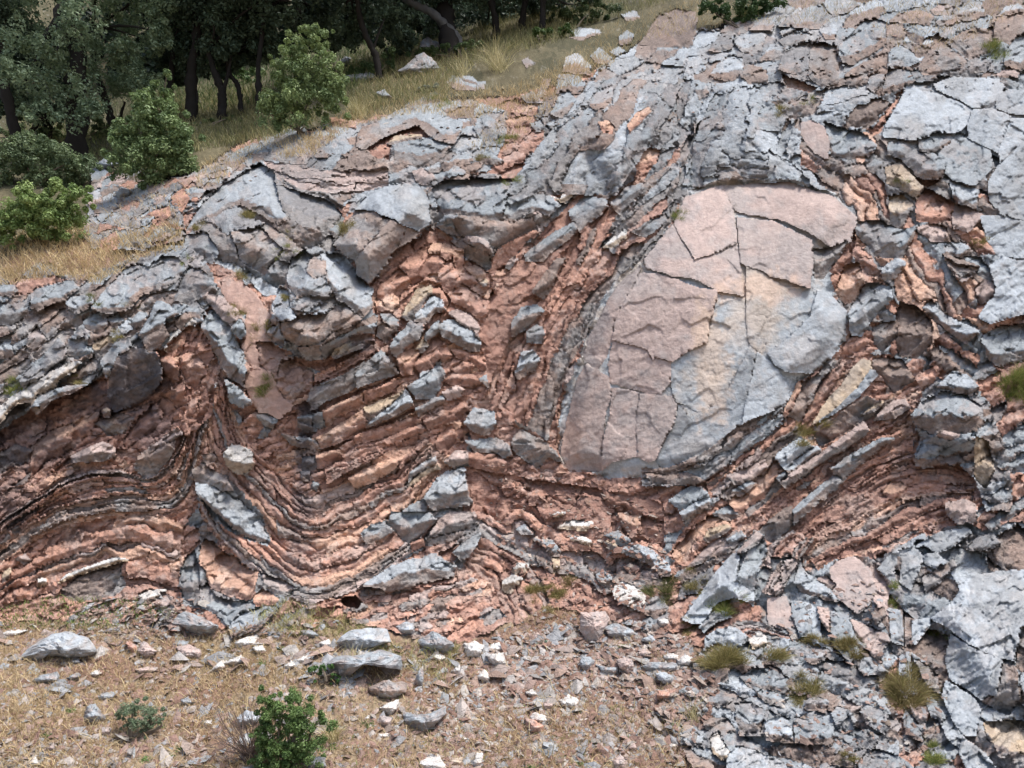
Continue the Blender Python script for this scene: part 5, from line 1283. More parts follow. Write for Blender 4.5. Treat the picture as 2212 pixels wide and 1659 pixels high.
def tube(path, r0, r1, col, rs, seg=7, sub=4):
    path = np.array(path, float); m = (len(path) - 1) * sub + 1; t = np.linspace(0, len(path) - 1, m); Q = np.stack([np.interp(t, range(len(path)), path[:, c]) for c in range(3)], 1)
    for _ in range(2): Q[1:-1] = .25 * Q[:-2] + .5 * Q[1:-1] + .25 * Q[2:]
    rr = np.linspace(r0, r1, m) * (1 + .18 * rs.randn(m) * .5); tg = np.gradient(Q, axis=0); tg /= np.linalg.norm(tg, axis=1)[:, None] + 1e-9
    ref = np.array([.31, .95, .05]); s = np.cross(tg, ref); s /= np.linalg.norm(s, axis=1)[:, None]; w = np.cross(tg, s); A = np.arange(seg) * 6.2832 / seg
    P = (Q[:, None] + (s[:, None] * np.cos(A)[None, :, None] + w[:, None] * np.sin(A)[None, :, None]) * (rr[:, None] * (1 + .12 * rs.randn(m, seg)))[..., None]).reshape(-1, 3)
    i = (np.arange(m - 1)[:, None] * seg + np.arange(seg)).ravel(); j = (np.arange(m - 1)[:, None] * seg + (np.arange(seg) + 1) % seg).ravel()
    return P, np.stack([i, j, j + seg, i + seg], 1), np.tile(np.array(col), (len(P), 1)) * (.8 + .4 * rs.rand(len(P), 1))
def empty(name, loc, label, cat, group=None):
    o = bpy.data.objects.new(name, None); COLL.objects.link(o); o.location = Vector([float(q) for q in loc]); bpy.context.view_layer.update
    o.empty_display_size = .2; return tag(o, label, cat, group)
# loose stones, closed and faceted, sitting in the slope
for k_, (st, h, ridge, px, py, lab, grp) in enumerate(STONES):
    g = np.random.RandomState(900 + k_); px = np.array(px); py = np.array(py); m = 40
    Q = np.stack([np.r_[px, px[0]], np.r_[py, py[0]]], 1); dd = np.r_[0, np.cumsum(np.hypot(*np.diff(Q, axis=0).T))]; tt = np.linspace(0, dd[-1], m + 1)[:-1]
    ox = np.interp(tt, dd, Q[:, 0]); oy = np.interp(tt, dd, Q[:, 1]); ox = ox + g.randn(m) * .7; oy = oy + g.randn(m) * .7
    uc, vc = ox.mean(), oy.mean(); ox = uc + (ox - uc) * 1.12; oy = vc + (oy - vc) * 1.12; vb = oy.max(); hh_ = vb - oy.min(); ww = ox.max() - ox.min(); Y0 = float(ysurf(uc, vb - .14 * hh_)) + .02; s = Y0 * 2 * TH / 2212
    dep = .5 * min(hh_, ww) * s * (.55 if ridge >= .9 else 1); flat = ridge >= .7
    rings = [(.30, .9), (.85, .75), (1.0, .2), (.985, -.2), (.93, -.5), (.84, -.66), (.72, -.78), (.58, -.86), (.44, -.93), (.30, -.97), (.17, -1.0), (.05, -1.02)]
    pk = g.rand(5, 3) - .5; P = []; C = []
    for sc, z in rings:
        u = uc + (ox - uc) * sc + g.randn(m) * .5; v = vc + (oy - vc) * sc + g.randn(m) * .5
        up = np.clip((vc - v) / max(hh_, 1) * 2, -1, 1)                    # the top leans away from the viewer
        zz = z * dep + np.clip(up, 0, 1) * dep * .9 + np.clip(-up, 0, 1) * dep * .15
        q = np.stack([(u - uc) / ww, (v - vc) / hh_], 1) * 2
        for a in pk: zz = zz + .6 * dep * np.maximum(0, q[:, 0] * a[0] * 2 + q[:, 1] * a[1] * 2 + a[2] - .1)
        zz = zz + (.35 * fbm(u / 16 + k_, v / 16, 3, 77) + .12 * vn(u / 4, v / 4, 78)) * dep; P.append(world(u, v, Y0 + zz))
        n = fbm(u / 14 + k_, v / 14, 3, 5); n2 = fbm(u / 6, v / 6, 2, 9 + k_); mm = sms(-.1, .2, n + .25 * (up < -.2))[:, None]; m3 = sms(.1, .3, n2)[:, None] * .7
        c = PA[SI[st]] * (1 - mm) + PB[SI[st]] * mm; c = c * (1 - m3) + PC[SI[st]] * m3; C.append(c * (1.08 + .25 * g.rand(m, 1)))
    P = np.concatenate(P); C = np.concatenate(C); i = np.arange(m); j = (i + 1) % m
    F = np.concatenate([np.stack([i + a * m, j + a * m, j + (a + 1) * m, i + (a + 1) * m], 1) for a in range(len(rings) - 1)])
    if (ox * np.roll(oy, -1) - oy * np.roll(ox, -1)).sum() < 0: F = F[:, ::-1]
    e = (len(rings) - 1) * m; F = np.concatenate([F, [[e + a, e + (a + 1) % m, e + (m - 2 - a) % m, e + (m - 1 - a) % m] for a in range(m // 2 - 1)]])
    tag(raw_mesh('loose_rock', P, F, MR, C), lab, 'rock', grp)
# dry grass: straw over the lower slope and the crest, thicker in drifts
def sample(poly, n, rs, dens=None):
    px = [p[0] for p in poly]; py = [p[1] for p in poly]; out = []
    while len(out) < n:
        x = min(px) + (max(px) - min(px)) * rs.rand(n * 2); y = min(py) + (max(py) - min(py)) * rs.rand(n * 2)
        k = poly_sd(px, py, x, y) > 0
        if dens is not None: k &= rs.rand(len(x)) < np.clip(dens(x, y), 0, 1)
        out += list(zip(x[k], y[k]))
    return np.array(out[:n])
rs = np.random.RandomState(5)
def pp(s): return [tuple(float(c) for c in q.split(',')) for q in s.split()]
lower = pp('-100,1345 60,1345 300,1360 430,1385 620,1340 760,1345 860,1390 1000,1400 1110,1350 1190,1310 1330,1360 1440,1420 1450,1500 1500,1700 1500,1780 -100,1780')
G = []
def straw(poly, n, h, dens=None, cA=(.62, .50, .31), cB=(.45, .33, .18), w=.0022, lean=1.2, curl=1.): 
    q = sample(poly, n, rs, dens); G.append(blades(pt(q[:, 0], q[:, 1], .01), 1, h, 0, w, cA, cB, rs, lean, np.array([0, -.35, 0]), curl))
dn = lambda x, y: .12 + 1.5 * np.clip(fbm(x / 110, y / 60, 3, 91) + .15 + .35 * (1 - np.clip(x / 900, 0, 1)), 0, 1)
straw(lower, 24000, .10, dn); straw(lower, 12000, .055, None, (.5, .36, .22), (.36, .24, .15)); straw(lower, 1500, .16, dn, (.66, .56, .34), (.5, .4, .2))
straw(pp('540,1330 620,1300 760,1340 860,1400 1000,1400 960,1480 860,1440 760,1380 620,1380'), 1800, .13, None, (.55, .47, .25), (.3, .33, .12))
straw(pp('380,1390 560,1340 620,1380 700,1480 400,1500'), 1500, .10)
crest = [pp('0,540 60,500 190,490 200,530 385,480 400,540 310,560 210,620 120,600 0,620'), pp('430,360 540,300 600,300 560,330 470,400 420,410'),
  pp('680,290 760,230 900,215 1010,200 1100,190 1200,150 1320,110 1330,140 1180,220 1020,260 900,245 760,275 700,320 600,350'), pp('560,300 700,290 680,340 600,340'), pp('1180,150 1300,60 1500,0 1700,0 1560,60 1400,90 1250,170'), pp('1880,60 2000,30 2212,20 2100,90 1990,120 1900,90'), pp('1000,330 1180,170 1210,230 1090,330'), pp('190,430 330,395 420,400 390,470 200,530'), pp('780,150 1000,110 1010,200 760,240')]
for c, n in zip(crest, (4200, 700, 3600, 500, 1400, 600, 700, 500, 1600)): straw(c, n, .16 if n > 1000 else .12, None, (.66, .54, .33), (.5, .38, .2), .003, .9)
P, F, C = join(G); tag(raw_mesh('dry_grass', P, F, MSTRAW, C), kind='stuff')
G = []
GA, GB = (.16, .18, .075), (.42, .38, .20)
straw(pp('760,120 1010,60 1240,20 1250,80 1000,150 960,220 860,230 760,260 730,180'), 7000, .26, None, GA, GB, .004, .7)
straw(pp('1000,40 1300,0 1500,-10 1260,60 1100,110'), 2600, .25, None, GA, GB, .004, .7)
straw(pp('380,200 560,190 700,260 600,300 420,330 330,330'), 5500, .22, None, GA, GB, .005, .7)
straw(pp('300,120 760,40 980,50 760,200 560,230 300,260'), 7000, .3, None, (.07, .13, .045), (.17, .22, .09), .006, .6)
straw(pp('100,200 400,180 420,330 300,400 200,350 100,330'), 4000, .2, None, (.10, .13, .06), (.26, .25, .13), .006, .8)
straw(pp('1560,40 1720,-20 2200,-40 2250,10 1900,40 1700,60'), 1500, .14, None, (.55, .46, .28), (.4, .33, .18), .003, 1.)
straw(pp('40,255 140,250 250,300 200,350 60,350'), 700, .2, None, (.2, .28, .09), (.36, .38, .16), .005, .7)
straw(pp('0,1310 130,1290 300,1300 420,1330 340,1350 200,1365 0,1360'), 1500, .07, None, (.12, .22, .05), (.28, .32, .12), .003, 1.)
straw(pp('700,1500 1100,1440 1450,1560 1480,1660 750,1700'), 900, .05, None, (.14, .24, .07), (.3, .32, .12), .003, 1.)
P, F, C = join(G); tag(raw_mesh('green_grass', P, F, MSTRAW, C), kind='stuff')
# stone chips
def chips(poly, n, smin, smax, cols, dens=None):
    q = sample(poly, n, rs, dens); b = pt(q[:, 0], q[:, 1]); s = smin + (smax - smin) * rs.rand(n) ** 3
    base = np.array([[-1, -.5, 0], [.3, -1, 0], [1, .1, 0], [.2, .9, 0], [-.8, .6, 0], [-.1, 0, 1]], float); m = len(base)
    a = rs.rand(n) * 6.28; ca, sa = np.cos(a)[:, None], np.sin(a)[:, None]; Bj = base[None] * (1 + .5 * rs.randn(n, m, 3) * .7); Bj[:, :, 2] *= .45
    x = Bj[..., 0] * ca - Bj[..., 1] * sa * .7; y = Bj[..., 0] * sa + Bj[..., 1] * ca * .7; t1 = rs.randn(n, 1) * .35; t2 = -.35 + rs.randn(n, 1) * .35; z = Bj[..., 2] + x * t1 - y * t2
    P = b[:, None] + np.stack([x, y, z], -1) * s[:, None, None]; i = np.arange(n)[:, None] * m
    F = np.concatenate([i + [k, (k + 1) % 5, 5] for k in range(5)]); c = np.array(cols)[rs.randint(0, len(cols), n)] * (.75 + .5 * rs.rand(n, 1)); return P.reshape(-1, 3), F, np.repeat(c, m, 0)
cc = [(.40, .29, .25), (.36, .25, .21), (.34, .22, .18), (.45, .36, .31), (.5, .45, .41), (.36, .36, .37), (.3, .19, .15)]
cg = [(.40, .29, .25), (.34, .33, .33), (.36, .25, .21), (.42, .42, .43), (.3, .24, .2), (.28, .2, .17), (.5, .46, .42)]
wq = sample(lower, 34, np.random.RandomState(3)); WG = []
for a_, b_ in wq:
    q = np.stack([a_ + rs.randn(60) * 6, b_ + rs.randn(60) * 3], 1); WG.append(blades(pt(q[:, 0], q[:, 1], .0), 1, .035, 0, .003, (.12, .22, .07), (.22, .32, .12), rs, 1.8, np.array([0, -.3, 0]), 1.))
P, F, C = join(WG); tag(raw_mesh('weeds', P, F, MSTRAW, C), kind='stuff')
parts_ = [chips(pp('-60,1350 300,1370 430,1400 620,1370 860,1400 1000,1420 1180,1340 1440,1430 1460,1500 1000,1500 400,1450 -60,1430'), 420, .03, .12, [(.40, .33, .30), (.42, .43, .45), (.40, .29, .24), (.5, .47, .45)]), chips(lower, 700, .03, .085, cc), chips(lower, 260, .04, .11, [(.5, .47, .44), (.45, .40, .37), (.40, .42, .44)]), chips(lower, 9000, .008, .045, cc), chips(pp('1000,1400 1300,1320 1450,1400 1480,1700 1000,1700 900,1500'), 4500, .01, .05, cc),
 chips(pp('700,1400 1100,1400 1300,1320 1500,1380 1500,1450 1200,1480 900,1450'), 1500, .015, .07, cc), chips(pp('-100,1620 200,1600 300,1700 -100,1780'), 1200, .008, .04, [(.45, .4, .37), (.36, .33, .31)]),
 chips(pp('1040,1000 1180,1010 1300,1040 1440,1130 1440,1290 1330,1340 1180,1300 1080,1200'), 1600, .01, .045, [(.42, .27, .21), (.34, .21, .17), (.3, .18, .15), (.5, .42, .37)]),
 chips(pp('1600,1500 1700,1300 1900,1250 2050,1500 2000,1659 1700,1659'), 800, .01, .04, cg), chips(pp('200,1290 440,1290 440,1370 600,1340 560,1380 100,1380'), 900, .012, .05, cg),
 chips(pp('180,420 500,330 900,230 1200,170 1400,100 1700,60 2200,40 2200,170 1700,260 1200,320 900,330 560,380 400,500 200,540'), 1300, .01, .045, cg),
 chips(pp('1280,1340 1480,1380 1560,1480 1500,1600 1300,1500'), 1200, .012, .06, cc)]
P, F, C = join(parts_); C = C * .85; tag(raw_mesh('gravel', P, F, MR, C), kind='stuff')
# ---------------------------------------------------------------- tufts on the rock
TUFT = [(612,545,44,32,'g','bright green tuft on the brow of the pitted grey crown'),(740,482,42,52,'o','olive tuft at the left foot of the tilted block'),(565,715,34,48,'o','dry green tuft at the left side of the overhanging block'),
(583,838,46,54,'g','bright tuft low on the smooth brown bedding plane'),(522,668,44,40,'o','dark olive tuft at the top of the smooth brown bedding plane'),(528,465,56,34,'o','dry tuft on the left shoulder of the grey crown'),(420,492,36,24,'o','thin tuft beside the grassy crest'),
(20,835,50,50,'g','green tuft at the left edge under the grey ledges'),(162,818,40,28,'o','olive tuft hanging over the dark hollow'),(1467,462,40,36,'g','round green tuft on the top left rim of the big pale slab'),(1730,935,64,44,'o','yellow green tuft beneath the right rim of the big pale slab'),
(2185,830,100,110,'g','largest dark green tuft, at the right edge of the cliff'),(1228,1282,76,60,'o','wide olive tuft under the rubble gully'),(1150,1298,56,50,'o','dry olive tuft left of the wide one under the rubble gully'),(1440,1275,58,66,'d','dark tuft left of the foot of the grey wedge'),
(1500,1262,50,60,'o','sparse brownish tuft touching the grey wedge'),(1565,1312,80,54,'g','green tuft growing on the lower edge of the grey wedge'),(1487,1357,56,56,'o','dark olive tuft at the very tip of the grey wedge'),(1592,1420,120,64,'o','widest olive mat below the rounded pale boulder'),
(1735,1490,58,84,'o','tall olive tuft in the middle of the blocky outcrop'),(1922,1285,34,56,'g','small green tuft beside the pink smooth slab'),(1760,1385,70,40,'b','rusty dry tuft above the blocky outcrop'),(1830,1400,70,56,'b','long rusty green tuft at the foot of the upright slabs'),
(1105,388,34,26,'g','small tuft between the two central grey slabs at the top'),(1100,298,44,34,'g','green tuft in the red scree above the slanting beds'),(955,217,44,30,'g','tuft on top of the arching limestone ledge'),(402,556,26,26,'g','tiny tuft near the bent grey limb bed'),(285,655,40,34,'o','olive tuft among the left grey slabs'),
(252,725,44,24,'o','thin tuft on the pale edged limestone bed'),(203,645,30,36,'d','dark tuft between the left grey slabs'),(1690,240,36,36,'o','dry tuft among the crest boulders'),(1747,218,30,30,'g','green tuft between stones under the long cut block'),(2150,115,60,60,'g','grassy tuft at the upper right corner'),
(1950,392,40,30,'g','small tuft on the stepped grey slab'),(1950,1480,60,130,'b','dry leggy tuft climbing the lower right wall'),(2020,1370,36,44,'g','small tuft in a crack of the lower right wall'),(2120,525,40,30,'o','olive tuft under the right edge slabs'),(2010,1640,60,50,'g','green tuft at the bottom right'),
(1820,1640,60,40,'o','faint tuft among bottom right blocks'),(520,600,28,40,'o','little tuft in the joint left of the pitted crown'),(625,505,20,30,'o','tiny dry tuft on the pitted crown'),(1508,1530,30,26,'b','brown tuft at the left edge of the blocky outcrop'),(1045,340,40,20,'o','pale tuft under the red scree'),(1900,850,1,1,'',''),(620,640,30,30,'o','small tuft on the overhanging block corner'),(1610,20,60,60,'d','dark tuft among the rocks of the skyline')]
TC = dict(g=((.17, .25, .06), (.33, .35, .10)), o=((.20, .20, .06), (.36, .30, .13)), d=((.10, .15, .05), (.2, .2, .08)), b=((.30, .22, .11), (.24, .24, .08)))
for u, v, w, h, c, lab in TUFT:
    if not c: continue
    n = int(160 + w * h * .5); r = np.random.RandomState(int(u) + int(v)); s = float(ysurf(u, v)) * 2 * TH / 2212
    nc = r.randint(4, 8); cq = r.randn(nc, 2) * np.array([w, h]) * .24; kk = r.randint(0, nc, n); cs_ = (.5 + r.rand(nc))[kk]
    uu = u + cq[kk, 0] + r.randn(n) * w * .09; vv = v + h * .1 + cq[kk, 1] + r.randn(n) * h * .08
    b = pt(uu, vv, .02); out = np.stack([(uu - u) / w * 1.6, np.full(n, -.55), .15 - (vv - v) / h * .9], 1)
    P, F, C = blades(b, 1, max(w, h) * s * .30 * cs_, 0, .0013, TC[c][0], TC[c][1], r, 1.3, out, .9); dry = np.repeat(r.rand(n) < .3, 5)[:, None]; C = np.where(dry, C * .5 + np.array([.26, .21, .11]), C * .85)
    tag(raw_mesh('grass_tuft', P, F, MSTRAW, C), lab, 'grass tuft', 'tufts growing in cracks of the cliff')
# ---------------------------------------------------------------- bushes
def blob_pts(bl, Y, rs, per=14):
    cen = []; rad = []
    for (u, v, ru, rv, *rest) in bl:
        yy = Y + (rest[0] if rest else 0); s = yy * 2 * TH / 2212
        k = max(5, int(per * (ru * rv) / 2500 + 5)); d = rs.randn(k, 3); d /= np.linalg.norm(d, axis=1)[:, None]; d *= (rs.rand(k, 1) ** .4)
        c0 = world(np.array(float(u)), np.array(float(v)), np.array(yy)); cen.append(c0 + d * np.array([ru * s, (ru + rv) / 2 * s * .8, rv * s])); rad.append((.16 + .26 * rs.rand(k)) * (ru + rv) / 2 * s)
    return np.concatenate(cen), np.concatenate(rad)
def bush(name, base, bl, dY, n, size, cA, cB, label, cat, seed, stems=4, scol=(.16, .13, .10)):
    r = np.random.RandomState(seed); b = pt(*base); Y = float(ysurf(*base)) + dY; root_ = empty(name, b, label, cat)
    cen, rad = blob_pts(bl, Y, r, 40); rad = rad * (.45 + .6 * r.rand(len(rad))); cen = cen + (cen - cen.mean(0)) * (.25 * (r.rand(len(cen), 1) < .25)); P, F, C = leaves(cen, rad, int(n * 1.7), size * .8, cA, cB, r, .7); raw_mesh('foliage', P - 0, F, MLEAF, C, root_)
    T = []
    for k in range(stems):
        c = cen[r.randint(0, len(cen))]; m = (b + c) / 2 + r.randn(3) * .05; T.append(tube([b + r.randn(3) * .03 * np.array([1, 1, 0]), m, c], .02, .006, scol, r, 5, 3))
    P, F, C = join(T); raw_mesh('stem', P, F, MBARK, C, root_)
bush('bush', (330, 395), [(335,240,50,45),(300,295,55,45),(370,295,50,50),(330,345,90,45),(395,335,30,35),(265,300,25,40),(345,200,30,25)], -.3, 20000, .028, (.12,.19,.09), (.32,.42,.19), 'tall cone shaped green bush at the left, standing against the dark trees', 'bush', 31, 5)
bush('bush', (85, 525), [(70,435,65,32),(130,420,50,30),(40,470,60,32),(95,485,80,30),(10,505,40,22),(155,460,35,30),(100,450,60,35)], -.2, 17000, .024, (.15,.24,.08), (.38,.48,.19), 'low bright green bush at the left edge above the straw', 'bush', 32, 4)
bush('bush', (90, 400), [(30,330,60,30),(90,350,90,35),(170,360,45,30),(20,390,60,35),(120,390,70,25),(60,310,60,25)], .0, 16000, .028, (.10,.15,.085), (.24,.31,.16), 'wide dark green bush between the low bright bush and the big left trunk', 'bush', 33, 4)
bush('bush', (650, 290), [(650,110,45,35),(680,90,30,35),(620,160,50,40),(690,170,60,50),(650,220,80,45),(600,230,40,35),(720,215,35,35)], -.2, 17000, .026, (.13,.20,.09), (.36,.45,.20), 'large green bush at the crest, left of the long grasses', 'bush', 34, 5)
bush('bush', (625, 1655), [(620,1540,55,35),(660,1560,50,40),(590,1580,40,35),(640,1610,70,40),(600,1640,60,30),(575,1520,25,25)], -.05, 15000, .0105, (.07,.13,.04), (.18,.27,.09), 'rounded bright green bush at the bottom left of centre', 'bush', 35, 6)
bush('bush', (300, 1590), [(300,1530,40,25),(270,1550,25,25),(330,1550,30,28),(300,1565,45,20)], .0, 5000, .008, (.13,.19,.11), (.24,.30,.19), 'sparse grey green shrub in the straw at the lower left', 'bush', 36, 8)
bush('bush', (700, 1475), [(695,1455,28,16),(720,1465,22,12),(705,1440,14,10)], .0, 1800, .010, (.06,.13,.04), (.12,.22,.07), 'small dark green bush beside the lower big boulder', 'bush', 37, 3)
bush('bush', (900, 200), [(925,190,25,14)], -.1, 900, .014, (.30,.34,.27), (.45,.46,.36), 'small silvery flowering shrub on the grassy crest', 'bush', 38, 3)
bush('bush', (1165, 92), [(1180,80,35,20),(1220,70,25,16)], .1, 2200, .03, (.05,.10,.03), (.12,.19,.06), 'low green shrub under the trees at the top centre', 'bush', 39, 3)
bush('bush', (1240, 62), [(1240,45,45,22),(1290,20,50,22),(1215,30,30,20)], .4, 5000, .03, (.05,.09,.045), (.13,.18,.08), 'dark shrubs under the trees right of the twin trunks', 'bush', 42, 3)
bush('bush', (95, 312), [(60,290,60,16),(140,285,60,16),(215,275,40,22)], .5, 6000, .03, (.09,.14,.07), (.24,.31,.14), 'pale green undergrowth between the leftmost trunks', 'bush', 43, 3)
bush('bush', (800, 175), [(790,150,40,18),(840,140,45,20),(760,160,25,16)], .3, 5000, .026, (.06,.11,.05), (.17,.24,.10), 'rough green undergrowth at the foot of the crooked oak', 'bush', 44, 4)
bush('bush', (1000, 125), [(1010,105,40,18),(950,110,35,16),(905,120,30,16)], .3, 4500, .026, (.06,.11,.05), (.17,.24,.10), 'green undergrowth around the base of the leaning trunk', 'bush', 45, 4)
bush('bush', (450, 275), [(450,262,22,10),(425,270,18,9),(500,258,24,9)], .2, 1800, .024, (.08,.13,.06), (.20,.27,.11), 'low scrub at the feet of the dark oaks in the clear patch', 'bush', 46, 3)
bush('bush', (1590, 60), [(1600,28,60,26),(1550,15,45,22),(1660,10,40,20)], .2, 6500, .026, (.04,.09,.035), (.10,.16,.06), 'dark low shrub behind the big lichened boulder', 'bush', 40, 3)
bush('bush', (1165, 1392), [(1170,1388,22,5)], .0, 300, .012, (.17,.26,.2), (.3,.4,.3), 'flat grey green rosette left of the pink flagstone', 'plant', 41, 1)
r = np.random.RandomState(9); b = pt(540, 1640); root_ = empty('dead_shrub', b, 'bare dead twigs fanned out at the left side of the rounded bright green bush', 'dead shrub'); T = []
for k in range(90):
    a = r.rand() * 2.6 + .3; L = .22 + .25 * r.rand(); e = b + np.array([-math.cos(a) * L * .9 - .0, -.12 + r.randn() * .1, math.sin(a) * L]); m = (b + e) / 2 + r.randn(3) * .025
    T.append(tube([b + r.randn(3) * .02, m, e], .0035, .001, (.20, .15, .13), r, 4, 2)); e2 = e + r.randn(3) * .06; T.append(tube([m, (m + e2) / 2, e2], .002, .001, (.2, .15, .13), r, 4, 2))
P, F, C = join(T); raw_mesh('twig', P, F, MBARK, C, root_)
# tall dry grass clump by the leaning trunk
for (u, v, n, h, lab) in [(1075, 150, 220, .75, 'tall arching dry grass clump under the leaning trunk'), (1000, 160, 90, .5, 'thin upright dry stalks left of the tall arching grass'), (775, 250, 160, .45, 'pale feathery grasses right of the large crest bush'), (760, 1450, 120, .28, 'yellow stalks in front of the wide grey rock'), (720, 1600, 150, .22, 'bleached drooping straw clump left of the big white boulder'), (1500, 1560, 60, .3, 'long bent straw beside the blocky outcrop')]:
    r = np.random.RandomState(int(u)); q = pt(u + r.randn(n) * 8, v + r.randn(n) * 5); P, F, C = blades(q, 1, h, 0, .0035 if v < 400 else .002, (.62, .54, .34), (.42, .38, .18), r, .8, np.array([-.1, -.1, 0]), 1.3)
    tag(raw_mesh('tall_grass', P, F, MSTRAW, C), lab, 'tall grass')
# ---------------------------------------------------------------- trees
def tree(base, path, w0, w1, bl, n, label, seed, cA=(.045, .075, .055), cB=(.12, .17, .11), bark=(.022, .019, .017), size=.03, limbs=None, dY=0.):
    r = np.random.RandomState(seed); b = pt(*base); Y = float(ysurf(*base)); s = Y * 2 * TH / 2212; root_ = empty('tree', b, label, 'tree', 'oaks along the edge of the wood')
    pth = [b - np.array([0, 0, .15])] + [world(np.array(float(u)), np.array(float(v)), np.array(Y + dY * (i + 1) / len(path))) for i, (u, v) in enumerate(path)]
    P, F, C = tube(pth, w0 * s / 2 * 1.1, w1 * s / 2, bark, r, 10, 6); tr = raw_mesh('trunk', P, F, MBARK, C, root_, True)
    cen, rad = blob_pts(bl, Y + dY, r, 16)
    top = pth[-1]; T = []
    for k in range(7):
        c = cen[r.randint(0, len(cen))]; T.append(tube([top, (top + c) / 2 + r.randn(3) * .12, c], w1 * s / 3, .012, bark, r, 6, 4))
    for L in (limbs or []):
        q = [world(np.array(float(u)), np.array(float(v)), np.array(Y)) for u, v in L[1:]]; T.append(tube(q, L[0] * s / 2, L[0] * s / 3.4, bark, r, 8, 5))
    P, F, C = join(T); raw_mesh('limb', P, F, MBARK, C, root_, True)
    P, F, C = leaves(cen, rad, n, size, cA, cB, r, .8); raw_mesh('crown', P, F, MLEAF, C, root_)
LG = ((.13, .20, .13), (.38, .48, .30))
DK = dict(size=.042)  # topmost forward crown blobs, out of view, are added to shade the wood
tree((165, 345), [(165,230),(170,120),(150,0)], 44, 26, [(60,100,70,60,-.8),(160,50,60,50,-.9),(30,50,70,60,0),(130,200,100,45,-.5),(90,245,60,20,-1.),(180,245,55,35,-.5),(60,-80,150,90,0),(180,-60,110,80,.4),(20,210,80,60,.5),(0,150,60,40,-1.2),(160,130,90,60,.3),(60,-250,160,90,-1.5)], 34000, 'broad oak with the thickest trunk, at the far left', 51, *LG)
tree((255, 295), [(243,262),(228,218),(205,150),(200,60)], 17, 12, [(240,105,50,45,-.8),(290,130,55,40,-.8),(315,170,45,35,-.9),(335,90,35,30,-.6),(340,30,45,40,-.9),(260,30,70,50,0),(300,-60,110,60,0),(350,70,35,40,-1.),(270,170,70,35,.3),(280,-200,130,90,-1.5)], 28000, 'oak leaning left behind the tall cone shaped bush', 52, *LG, limbs=[(8,(262,270),(262,245),(270,220))])
tree((367, 262), [(366,200),(372,140),(380,60)], 15, 9, [(385,110,55,60,.2),(380,0,60,60,0),(400,-70,90,60,0),(370,165,35,22,.5)], 12000, 'slim dark oak just right of the tall cone shaped bush', 53, **DK)
tree((413, 262), [(414,215),(412,160),(425,90),(430,20)], 26, 16, [(430,90,65,60,.1),(440,20,70,60,0),(460,-70,100,60,-.3),(420,145,45,30,.3),(440,-210,130,90,-1.5)], 15000, 'double stemmed dark oak in the middle of the left trunks', 54, limbs=[(7,(420,245),(427,215),(423,185))], **DK)
tree((480, 262), [(480,225),(480,195),(466,165),(450,110)], 19, 12, [(500,95,60,50,.0),(490,30,70,60,0),(540,-60,100,60,-.3),(475,140,45,24,.2)], 14000, 'straight dark oak forking above a clear patch of grass', 55, limbs=[(9,(481,200),(492,165),(500,120))], **DK)
tree((524, 250), [(519,210),(513,180),(497,163),(490,130)], 10, 8, [(540,100,50,45,.3),(560,20,60,50,.3)], 9000, 'thin crooked oak stem with an elbow near its top', 56, **DK)
tree((560, 245), [(559,200),(557,150),(565,80),(575,20)], 12, 9, [(590,80,60,50,.3),(600,10,70,60,0),(640,-60,100,60,0),(600,-210,130,90,-1.5)], 13000, 'thin upright oak touching the left of the large crest bush', 57, **DK)
tree((645, 190), [(640,120),(632,60),(650,0)], 13, 10, [(670,50,70,50,.6),(700,-10,80,50,.4),(720,90,50,35,1.2)], 12000, 'dark oak rising out of the large crest bush', 58, **DK)
tree((822, 172), [(813,120),(795,88),(780,50),(770,-10)], 15, 11, [(740,60,65,45,.4),(810,30,80,45,.3),(760,-60,120,60,0),(850,90,50,30,1.5),(780,-210,130,90,-1.5)], 16000, 'crooked dark oak behind the grey lichened rocks', 59, limbs=[(6,(806,110),(815,80),(830,40))], **DK)
tree((1003, 110), [(985,80),(958,50),(930,25),(890,8),(840,-30)], 19, 15, [(840,10,80,40,.6),(900,-60,140,60,0),(870,60,70,35,1.2)], 13000, 'leaning oak with a pale lichened trunk arching left', 60, bark=(.13, .13, .13), **DK)
tree((975, 120), [(968,70),(960,30),(965,-40)], 40, 34, [(1000,-50,120,50,0),(960,30,100,45,1.4),(930,80,50,25,1.8),(980,-200,130,90,-1.5)], 12000, 'thickest dark trunk at the top centre behind the leaning one', 61, dY=.8, **DK)
tree((1075, 82), [(1070,40),(1055,-20)], 15, 12, [(1060,-50,100,50,0),(1050,25,60,35,1.6)], 8000, 'dark oak trunk left of the twin trunks at the top', 62, **DK)
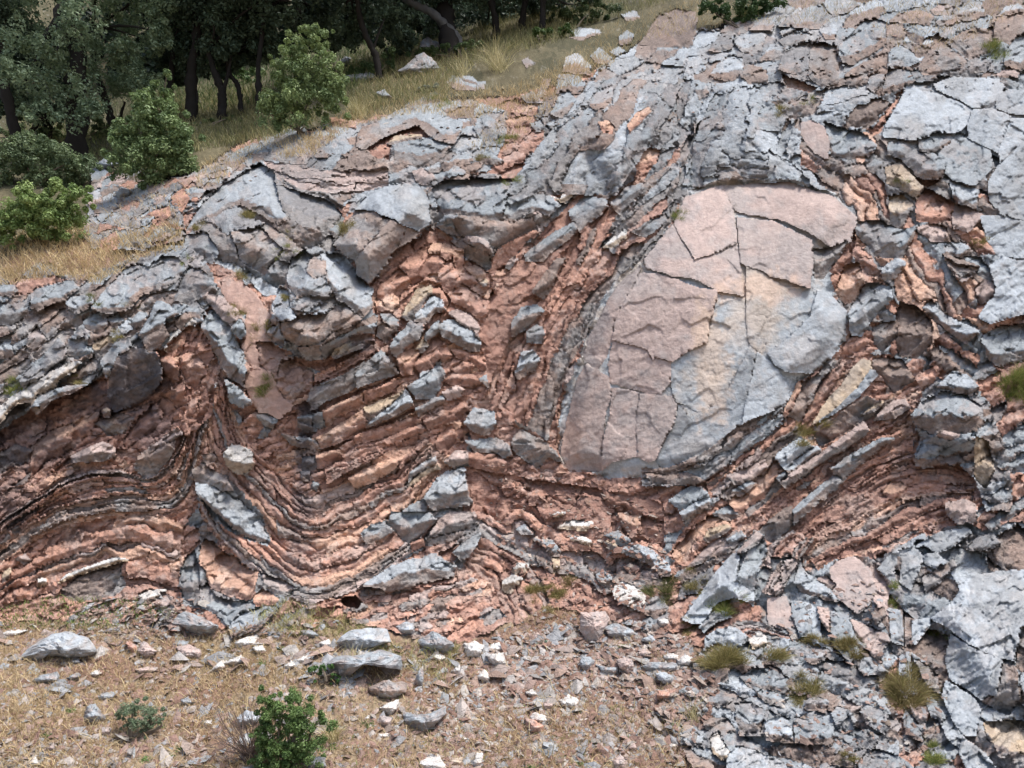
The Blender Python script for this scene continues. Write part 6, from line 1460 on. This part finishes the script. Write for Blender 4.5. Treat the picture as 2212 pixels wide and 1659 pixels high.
tree((1125, 66), [(1130,30),(1140,-30)], 15, 13, [(1140,-50,100,50,0),(1110,20,60,30,1.8)], 8000, 'left one of twin dark trunks at the top centre', 63, **DK)
tree((1172, 72), [(1173,30),(1172,-30)], 14, 13, [(1200,-50,100,50,0),(1180,10,60,30,1.8),(1250,-10,60,25,2)], 8000, 'right one of twin dark trunks at the top centre', 64, **DK)
tree((48, 345), [(35,290),(15,210),(0,120)], 26, 18, [(0,120,70,60,.6),(-40,30,80,80,0),(0,220,60,40,.8)], 12000, 'dark oak trunk at the left edge leaning out of view', 65, **DK)
tree((62, 312), [(66,285),(80,268),(98,258)], 10, 7, [(110,235,60,24,.2)], 5000, 'small bent oak stem arching right at the left edge', 66, **DK)
tree((108, 305), [(109,280),(112,255)], 9, 7, [(120,225,60,26,.4)], 4500, 'short straight oak stem left of the thickest trunk', 67, **DK)
# the wood behind, one dark mass
r = np.random.RandomState(77); bl = []
for k in range(150):
    u = -120 + 1650 * r.rand(); top = 250 - .135 * max(0, u - 100); v = -170 + (top + 150) * r.rand(); 
    if 395 < u < 580 and v > 140: continue
    if 40 < u < 150 and v > 225: continue
    bl.append((u, v, 50 + 40 * r.rand(), 35 + 25 * r.rand(), (r.rand() - .3) * 5))
cen, rad = blob_pts(bl, 21., r, 10); P, F, C = leaves(cen, rad, 60000, .11, (.02, .036, .025), (.045, .07, .045), r, .5)
tag(raw_mesh('dense_woodland', P, F, MLEAF, C), kind='stuff')
bl = [(440 + 130 * r.rand(), 150 + 60 * r.rand(), 22, 14, 2 * r.rand()) for _ in range(14)] + [(60 + 100 * r.rand(), 235 + 30 * r.rand(), 20, 12, 1) for _ in range(6)] + [(760 + 200 * r.rand(), 95 + 40 * r.rand(), 22, 13, 1) for _ in range(10)]
cen, rad = blob_pts(bl, 18.5, r, 10); P, F, C = leaves(cen, rad, 9000, .045, (.10, .17, .07), (.2, .28, .12), r, .7)
tag(raw_mesh('undergrowth', P, F, MLEAF, C), kind='stuff')
print('TRIS', sum((len(o.data.polygons) * 2) for o in SC.objects if o.type == 'MESH'))
